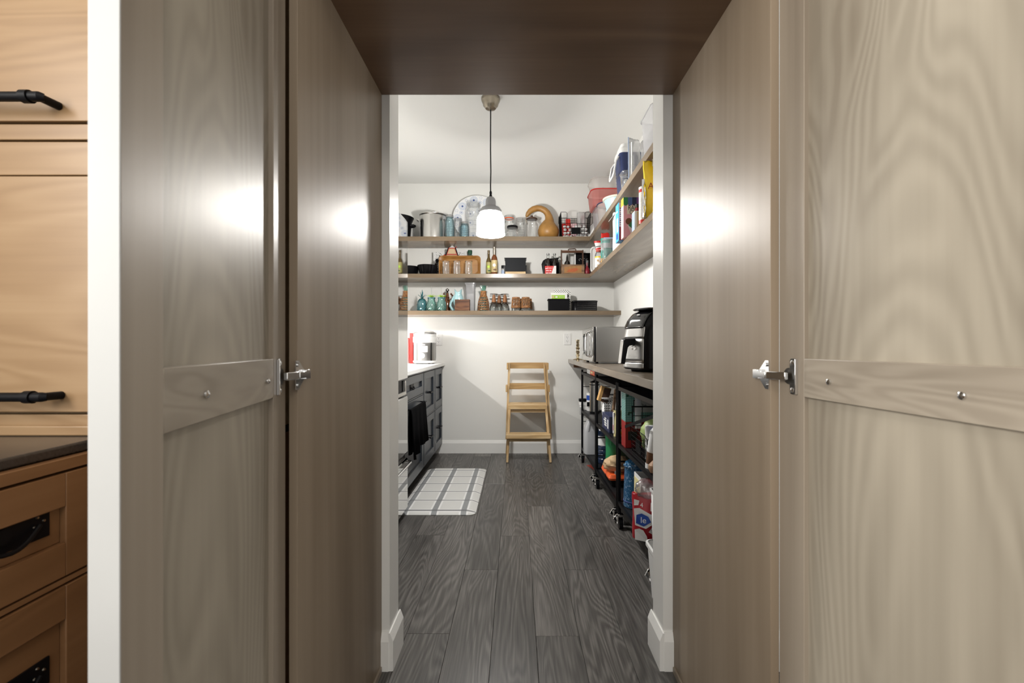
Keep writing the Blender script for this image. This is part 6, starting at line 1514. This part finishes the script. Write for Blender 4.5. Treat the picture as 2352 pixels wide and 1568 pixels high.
obj("pail", MB().lathe([(0.050, 0), (0.055, 0.004), (0.064, 0.115), (0.070, 0.120), (0.070, 0.132), (0.064, 0.134)], 28, cap1=False), "white_plastic", t)
obj("lid", MB().lathe([(0.071, 0.130), (0.072, 0.140), (0.060, 0.148), (0.01, 0.15)], 28), "white_plastic", t)
obj("clip", MB().box(-0.072, 0.0, -0.030, 0.02, 0.152, 0.180), "black_plastic", t, bevel=0.006)
obj("print", MB().box(-0.068, -0.040, -0.056, -0.030, 0.03, 0.10), "paper_grey", t)
t = thing("wipes_tub", "white tub with blue band and dark spout behind the steel canister", "tub", (0.690, 4.225, M1))
obj("tub", MB().lathe([(0.036, 0), (0.038, 0.004), (0.038, 0.165)], 24), "paper_white", t)
obj("blue_band", MB().lathe([(0.0385, 0.10), (0.0385, 0.145)], 24, cap0=False, cap1=False), "royal_blue", t)
obj("spout", MB().lathe([(0.014, 0.165), (0.012, 0.18), (0.004, 0.20)], 12), "black_plastic", t)
obj("black_strap", MB().box(-0.041, 0.02, -0.043, -0.037, 0.045, 0.085), "black_plastic", t)
t = thing("plastic_jug", "translucent white plastic jug with moulded handle on the far cart's bottom shelf", "jug", (0.655, 4.02, B1))
obj("body", tub(MB(), 0.118, 0.135, 0.03, [(0, 0.008), (0.006, 0.001), (0.20, 0.0), (0.235, 0.006), (0.270, 0.022), (0.297, 0.036)], True, True), "jug_plastic", t)
obj("neck", MB().lathe([(0.020, 0.292), (0.020, 0.312), (0.023, 0.313), (0.023, 0.330), (0.002, 0.331)], 18, c=(-0.005, 0.0)), "white_plastic", t)
obj("handle", MB().tube([(-0.012, -0.022, 0.290), (-0.020, -0.055, 0.285), (-0.026, -0.066, 0.250), (-0.028, -0.060, 0.205)], 0.011, 8), "jug_plastic", t)
t = thing("water_bottle", "large dark blue ribbed water bottle with white label on the far cart", "bottle", (0.715, 3.70, B1))
prof = [(0.060, 0), (0.066, 0.008)]
for k in range(6): prof += [(0.068, 0.02+k*0.034), (0.068, 0.040+k*0.034), (0.063, 0.046+k*0.034), (0.063, 0.050+k*0.034)]
prof += [(0.066, 0.23), (0.060, 0.27), (0.040, 0.30), (0.022, 0.315), (0.020, 0.33)]
obj("body", MB().lathe(prof, 32), "blue_bottle_plastic", t)
obj("cap", MB().lathe([(0.023, 0.322), (0.023, 0.340), (0.002, 0.342)], 18), "royal_blue", t)
obj("label", MB().lathe([(0.0685, 0.150), (0.0688, 0.225)], 32, cap0=False, cap1=False), "paper_white", t)
one("red_leaflet", "red and white leaflet lying on the floor under the far cart", "leaflet", MB().box(-0.03, 0.03, -0.10, 0.10, 0, 0.004), "tartan_red", (0.70, 4.06, 0.0002), (0, 0, 0.3))
# middle cart
t = thing("tapered_basket", "tapered white perforated basket on the middle cart", "basket", (0.676, 3.42, M2))
obj("wall", MB().loft([rrect(0.040, 0.045, 0.010, 4, z=0), rrect(0.042, 0.047, 0.010, 4, z=0.006), rrect(0.080, 0.085, 0.014, 4, z=0.205)], True, False), "white_plastic", t, solid=0.002)
obj("rim", MB().loft([rrect(0.082, 0.087, 0.014, 4, z=0.198), rrect(0.092, 0.097, 0.016, 4, z=0.200), rrect(0.092, 0.097, 0.016, 4, z=0.207), rrect(0.080, 0.085, 0.013, 4, z=0.208)], False, False), "white_plastic", t)
hl = MB()
for r_ in range(8):
    for c_ in range(4):
        z = 0.05+r_*0.018; hw_ = 0.0205+0.0195*z/0.205; yy = -(0.0235+0.0195*z/0.205)-0.0018; x = (-1.5+c_)*hw_*0.38; hl.box(x-0.003, x+0.003, yy, yy+0.0014, z, z+0.010)
obj("holes", hl, "ink_black", t)
t = thing("cardboard_carton", "small brown cardboard carton tipped into the tapered white basket", "box", (0.656, 3.41, M2+0.185), rotz=0.0)
co_ = MB().obox((0, 0, 0.045), (0.96, 0, -0.28), (0, 1, 0), (0.28, 0, 0.96), 0.036, 0.030, 0.056)
obj("carton", co_, "cardboard", t, bevel=0.001)
obj("dark_side", MB().obox((0.010, -0.0306, 0.040), (0.96, 0, -0.28), (0, 1, 0), (0.28, 0, 0.96), 0.026, 0.0006, 0.052), "brown_dark", t)
one("rolling_pin", "slim grey wooden rolling pin leaning behind the tapered basket", "rolling pin", MB().tube([(0.705, 3.350, M2+0.001), (0.714, 3.348, M2+0.12), (0.730, 3.345, M2+0.27), (0.732, 3.344, M2+0.275), (0.737, 3.34, M2+0.315)], [0.010, 0.012, 0.012, 0.006, 0.006], 12), "crate_wood")
one("filter_pack", "white paper pack standing behind the cardboard carton on the middle cart", "pack", bag(0.07, 0.06, 0.31, 51, 0.08, 0.8), "paper_white", (0.785, 3.30, M2))
t = thing("navy_carton", "dark navy carton with white print lying at the front of the middle cart", "box", (0.624, 3.075, M2+0.0))
obj("carton", MB().box(0.004, 0.10, 0, 0.25, 0.001, 0.112), "navy", t, bevel=0.001)
pm = MB()
for a_, b_3, c_, d_ in ((0.03, 0.06, 0.025, 0.085), (0.09, 0.17, 0.030, 0.040), (0.09, 0.17, 0.046, 0.056), (0.10, 0.19, 0.062, 0.072), (0.10, 0.16, 0.078, 0.086)): pm.box(0.003, 0.0039, a_, b_3, c_, d_)
obj("white_print", pm, "paper_white", t)
t = thing("butter_packet", "pale yellow printed packet standing at the near end of the middle cart", "packet", (0.668, 2.98, M2))
obj("packet", bag(0.060, 0.05, 0.165, 53, 0.06, 0.3), "pale_yellow", t)
lettering("ter", 0.030, "ink_black", t, (0.004, -0.030, 0.075), FACE_CAM)
obj("picture", MB().ball((0.004, -0.022, 0.025), 0.018, 10, 6, (1.1, 0.4, 0.7)), "yellow", t)
obj("white_flap", MB().box(-0.034, -0.026, -0.012, 0.012, 0.02, 0.155), "paper_white", t)
obj("pink_patch", MB().box(-0.0348, -0.0342, -0.012, 0.012, 0.04, 0.075), "pink", t)
t = thing("shopping_bag", "bright green shopping bag on the middle cart's bottom shelf", "bag", (0.750, 3.405, B2))
obj("bag", bag(0.16, 0.13, 0.30, 55, 0.10, 0.7, 0.9), "green", t)
obj("dark_fold", bag(0.11, 0.06, 0.26, 56, 0.15, 0.6, 0.9), "dark_green", t, (0.035, -0.045, 0.0))
for s in (-1, 1): obj("strap", MB().tube([(s*0.035-0.02, -0.075, 0.22), (s*0.035-0.02, -0.05, 0.32), (s*0.02-0.02, 0.0, 0.342), (s*0.035-0.02, 0.05, 0.30)], 0.006, 6), "green", t)
one("baking_tray", "black flat tin lying under the orange pack on the middle cart", "tin", MB().loft([rrect(0.18, 0.26, 0.02, 4, z=0), rrect(0.20, 0.28, 0.02, 4, z=0.046)]), "black_matte", (0.735, 3.19, B2))
t = thing("orange_mailer", "flat bright orange plastic pack with yellow print on the middle cart's bottom shelf", "pack", (0.722, 3.19, B2+0.0462))
obj("pack", MB().loft([rrect(0.195, 0.285, 0.02, 4, z=0.0), rrect(0.205, 0.295, 0.02, 4, z=0.014), rrect(0.19, 0.28, 0.02, 4, z=0.036)]), "orange", t)
obj("yellow_print", MB().box(-0.050, -0.005, -0.12, 0.08, 0.0362, 0.0372), "yellow", t)
obj("slot", MB().box(-0.1035, -0.1015, -0.05, -0.02, 0.009, 0.018), "dark_red", t)
t = thing("paper_bag", "crumpled tan paper bag on top of the orange pack", "bag", (0.690, 3.13, B2+0.0836))
obj("bag", crumple(0.17, 0.14, 0.11, 57, 0.26, 26, 14), "tan_bag", t)
obj("tag", MB().box(-0.030, -0.006, -0.078, -0.0765, 0.002, 0.026), "paper_white", t)
# near cart
t = thing("polka_box", "teal polka-dot gift box with red lower half on the near cart", "box", (0.727, 2.665, M3))
obj("upper", MB().box(-0.100, 0.085, -0.05, 0.05, 0.150, 0.322), "polka_teal", t, bevel=0.001); obj("lower", MB().box(-0.100, 0.085, -0.05, 0.05, 0, 0.150), "gift_red", t, bevel=0.001)
obj("grey_label", MB().box(-0.052, 0.06, -0.0515, -0.0502, 0.205, 0.275), "paper_grey", t)
obj("black_frame", MB().box(-0.054, 0.062, -0.0525, -0.0516, 0.272, 0.277).box(-0.054, -0.050, -0.0525, -0.0516, 0.205, 0.277), "ink_black", t)
lettering("The", 0.026, "ink_black", t, (0.0, -0.0522, 0.245), FACE_CAM)
obj("black_panel", MB().box(-0.085, -0.035, -0.0512, -0.0502, 0.045, 0.095), "ink_black", t)
lf = MB(); 
for (cx_, cz_) in ((-0.078, 0.30), (-0.072, 0.195)):
    for k in range(3): a = 1.0+k*1.1; lf.ball((cx_+0.010*cos(a), -0.0512, cz_+0.010*sin(a)), 0.008, 6, 4, (1, 0.15, 0.7))
obj("holly", lf, "dark_green", t)
t = thing("wire_basket", "black wire basket with handle hoop on the near cart's middle shelf", "basket", (0.758, 2.37, M3))
wire_basket(t, 0.23, 0.30, 0.13, 0.145, 0.026)
obj("back_grid", MB().rod((-0.115, 0.15, 0.145), (-0.115, 0.15, 0.25), 0.003).rod((0.0, 0.15, 0.145), (0.0, 0.15, 0.25), 0.002).rod((-0.06, 0.15, 0.145), (-0.06, 0.15, 0.25), 0.002).rod((-0.115, 0.15, 0.20), (0.06, 0.15, 0.20), 0.002).rod((-0.12, 0.15, 0.25), (0.06, 0.15, 0.25), 0.004), "black_iron", t)
obj("name_plate", MB().box(-0.121, -0.118, -0.04, 0.06, 0.030, 0.095), "black_matte", t)
bx_ = 0.758
one("lettuce_bag", "green and white produce bag in the near cart's wire basket", "bag", crumple(0.12, 0.13, 0.19, 61, 0.2), "pale_leaf", (bx_-0.035, 2.42, M3+0.008))
one("white_pouch", "white pouch beside the green produce bag in the near cart's basket", "pouch", bag(0.07, 0.06, 0.165, 62, 0.12, 0.4), "paper_white", (bx_-0.062, 2.33, M3+0.008))
t = thing("blue_package", "blue package with white and red flashes in the near cart's basket", "package", (bx_-0.03, 2.275, M3+0.008))
obj("pack", MB().box(-0.035, 0.05, -0.03, 0.03, 0, 0.255), "royal_blue", t, bevel=0.004)
obj("white_flash", MB().add([(-0.034, -0.0308, 0.10), (0.03, -0.0308, 0.05), (0.03, -0.0308, 0.08), (-0.034, -0.0308, 0.13)], [(0, 1, 2, 3)]), "paper_white", t); obj("red_flash", MB().add([(-0.034, -0.0308, 0.16), (0.0, -0.0308, 0.16), (-0.02, -0.0308, 0.21), (-0.034, -0.0308, 0.21)], [(0, 1, 2, 3)]), "red", t)
t = thing("wrapped_bottle", "bottle with white ribbed wrapper and brown lower half in the near cart", "bottle", (0.650, 2.185, M3), rotz=0.0)
obj("brown_body", MB().tube([(0, 0, 0.0), (0.0, 0, 0.010), (0.006, 0, 0.08)], [0.024, 0.028, 0.028], 18), "brown", t)
pw = [(0.006+0.020*u, 0, 0.075+0.125*u) for u in [k/14 for k in range(15)]]
obj("wrapper", MB().tube(pw, [0.0285+(0.0012 if k % 2 else 0) if k < 12 else 0.027-0.004*(k-11) for k in range(15)], 20), "paper_white", t)
obj("white_foot", MB().tube([(-0.001, 0, 0.0), (0.0, 0, 0.022)], 0.0295, 18), "paper_white", t)
one("brown_onion", "shiny brown onion at the near end of the near cart's middle shelf", "onion", MB().lathe([(0.005, 0), (0.020, 0.004), (0.029, 0.022), (0.027, 0.038), (0.014, 0.052), (0.005, 0.062), (0.002, 0.072)], 18), "skin_brown", (0.636, 2.095, M3))
one("grey_sleeve", "thin grey plastic sleeve hanging from the top of the near cart", "sleeve", bag(0.035, 0.012, 0.20, 64, 0.1, 0.8), "frosted_plastic", (0.685, 2.56, 0.625))
one("utensil_bundle", "bundle of wooden utensils in clear wrap above the blue package", "utensils", MB().rod((0, 0, 0), (-0.015, 0, 0.10), 0.006).rod((0.014, 0, 0), (0.006, 0.005, 0.105), 0.006).rod((0.028, 0, 0), (0.03, 0, 0.095), 0.006).ball((-0.017, 0, 0.10), 0.010).ball((0.006, 0.005, 0.105), 0.010), "tan", (bx_-0.03, 2.275, M3+0.264))
t = thing("enamel_pot", "tall blue speckled enamel coffee pot on the near cart's bottom shelf", "pot", (0.695, 2.655, B3))
pr_ = [(0.066, 0), (0.069, 0.004), (0.069, 0.05), (0.064, 0.18), (0.062, 0.228), (0.068, 0.234), (0.068, 0.240), (0.062, 0.243)]
obj("body", MB().lathe(pr_, 32), "speckled_enamel", t)
obj("lid", MB().lathe([(0.062, 0.242), (0.059, 0.254), (0.042, 0.266), (0.014, 0.272), (0.012, 0.278), (0.016, 0.284), (0.010, 0.290), (0.001, 0.291)], 28), "speckled_enamel", t)
obj("handle", MB().tube([(-0.004, -0.060, 0.215), (0.000, -0.092, 0.212), (0.002, -0.100, 0.17), (0.000, -0.092, 0.09), (-0.002, -0.064, 0.06)], [0.008, 0.009, 0.009, 0.008, 0.007], 8), "speckled_enamel", t)
obj("dark_band", MB().lathe([(0.0692, 0.030), (0.0705, 0.032), (0.0705, 0.037), (0.069, 0.039)], 32, cap0=False, cap1=False), "ink_blue", t)
one("red_lid_tin", "red tin lid showing behind the speckled coffee pot", "tin", MB().lathe([(0.06, 0), (0.06, 0.315), (0.064, 0.317), (0.064, 0.332), (0.01, 0.334)], 24), "red", (0.845, 2.675, B3))
t = thing("cereal_carton", "white and yellow open carton behind the red and white flour bag", "box", (0.738, 2.43, B3))
obj("wall", MB().box(-0.092, 0.10, -0.065, -0.061, 0, 0.245).box(-0.092, 0.10, 0.061, 0.065, 0, 0.245).box(-0.092, -0.088, -0.061, 0.061, 0, 0.245).box(0.096, 0.10, -0.061, 0.061, 0, 0.245).box(-0.088, 0.096, -0.061, 0.061, 0, 0.004), "paper_white", t)
obj("yellow_print", MB().box(-0.0932, -0.0921, -0.055, 0.058, 0.08, 0.225), "pale_yellow", t); obj("yellow_print", MB().ball((-0.0935, 0.0, 0.14), 0.03, 12, 6, (0.05, 1, 1.4)), "yellow", t); obj("red_print", MB().box(-0.0934, -0.0921, -0.06, 0.06, 0.066, 0.078), "dark_red", t)
t = thing("flour_bag", "red, white and blue flour bag slumped against the white bin", "bag", (0.632, 2.225, B3), rotz=-0.25)
obj("bag", bag(0.125, 0.11, 0.205, 71, 0.12, 0.35, 0.8), "bag_red", t)
def patch(pts, m, nm, k=0.0): obj(nm, MB().add([(x, -0.0645-k+18*x*x*(0.35 if abs(x) < 0.05 else 0.4), z) for x, z in pts], [tuple(range(len(pts)))]), m, t, smooth=False)
patch([(-0.056, 0.150), (-0.030, 0.160), (0.020, 0.135), (0.050, 0.125), (0.030, 0.085), (0.0, 0.065), (-0.050, 0.072)], "paper_white", "white_print", 0.002)
patch([(-0.046, 0.084), (-0.01, 0.076), (0.024, 0.098), (0.010, 0.124), (-0.020, 0.136), (-0.044, 0.124)], "royal_blue", "blue_print", 0.004)
patch([(-0.050, 0.002), (0.010, 0.002), (0.004, 0.030), (-0.012, 0.056), (-0.030, 0.062), (-0.052, 0.050)], "paper_white", "white_print", 0.002)
patch([(-0.055, 0.165), (-0.035, 0.172), (-0.030, 0.195), (-0.055, 0.195)], "paper_white", "white_print", 0.002)
patch([(0.020, 0.150), (0.050, 0.140), (0.050, 0.185), (0.022, 0.190)], "paper_white", "white_print", 0.002)
patch([(0.012, 0.050), (0.042, 0.030), (0.052, 0.062), (0.030, 0.074)], "paper_white", "white_print", 0.002)
lettering("le", 0.040, "paper_white", t, (-0.012, -0.0700, 0.105), FACE_CAM)
lettering("4", 0.030, "paper_white", t, (-0.020, -0.0690, 0.176), FACE_CAM)
obj("clear_top", crumple(0.12, 0.09, 0.10, 73, 0.25), "bag_film", t, (0.006, 0.0, 0.185))
one("film_wrap", "crumpled clear film bag above the flour bag", "bag", crumple(0.12, 0.12, 0.27, 72, 0.25), "bag_film", (0.765, 2.235, B3))
t = thing("white_bin", "white plastic bin at the near end of the near cart's bottom shelf", "bin", (0.755, 2.09, B3))
obj("wall", tub(MB(), 0.250, 0.10, 0.015, [(0, 0.010), (0.004, 0.006), (0.262, 0.0)], True, False), "white_plastic", t, solid=0.002)
obj("rim", MB().loft([rrect(0.252, 0.102, 0.016, 5, z=0.255), rrect(0.262, 0.112, 0.018, 5, z=0.257), rrect(0.262, 0.112, 0.018, 5, z=0.266), rrect(0.248, 0.098, 0.014, 5, z=0.266)], False, False), "white_plastic", t)
t = thing("floor_bin", "white plastic bin on the floor beside the right jamb", "bin", (0.713, 1.855, 0))
obj("wall", tub(MB(), 0.29, 0.28, 0.03, [(0, 0.024), (0.006, 0.018), (0.20, 0.002), (0.238, 0.0)], True, False), "white_plastic", t, solid=0.002)
obj("rim", MB().loft([rrect(0.29, 0.28, 0.03, 5, z=0.222), rrect(0.304, 0.294, 0.032, 5, z=0.226), rrect(0.304, 0.294, 0.032, 5, z=0.240), rrect(0.288, 0.278, 0.03, 5, z=0.243)], False, False), "white_plastic", t)
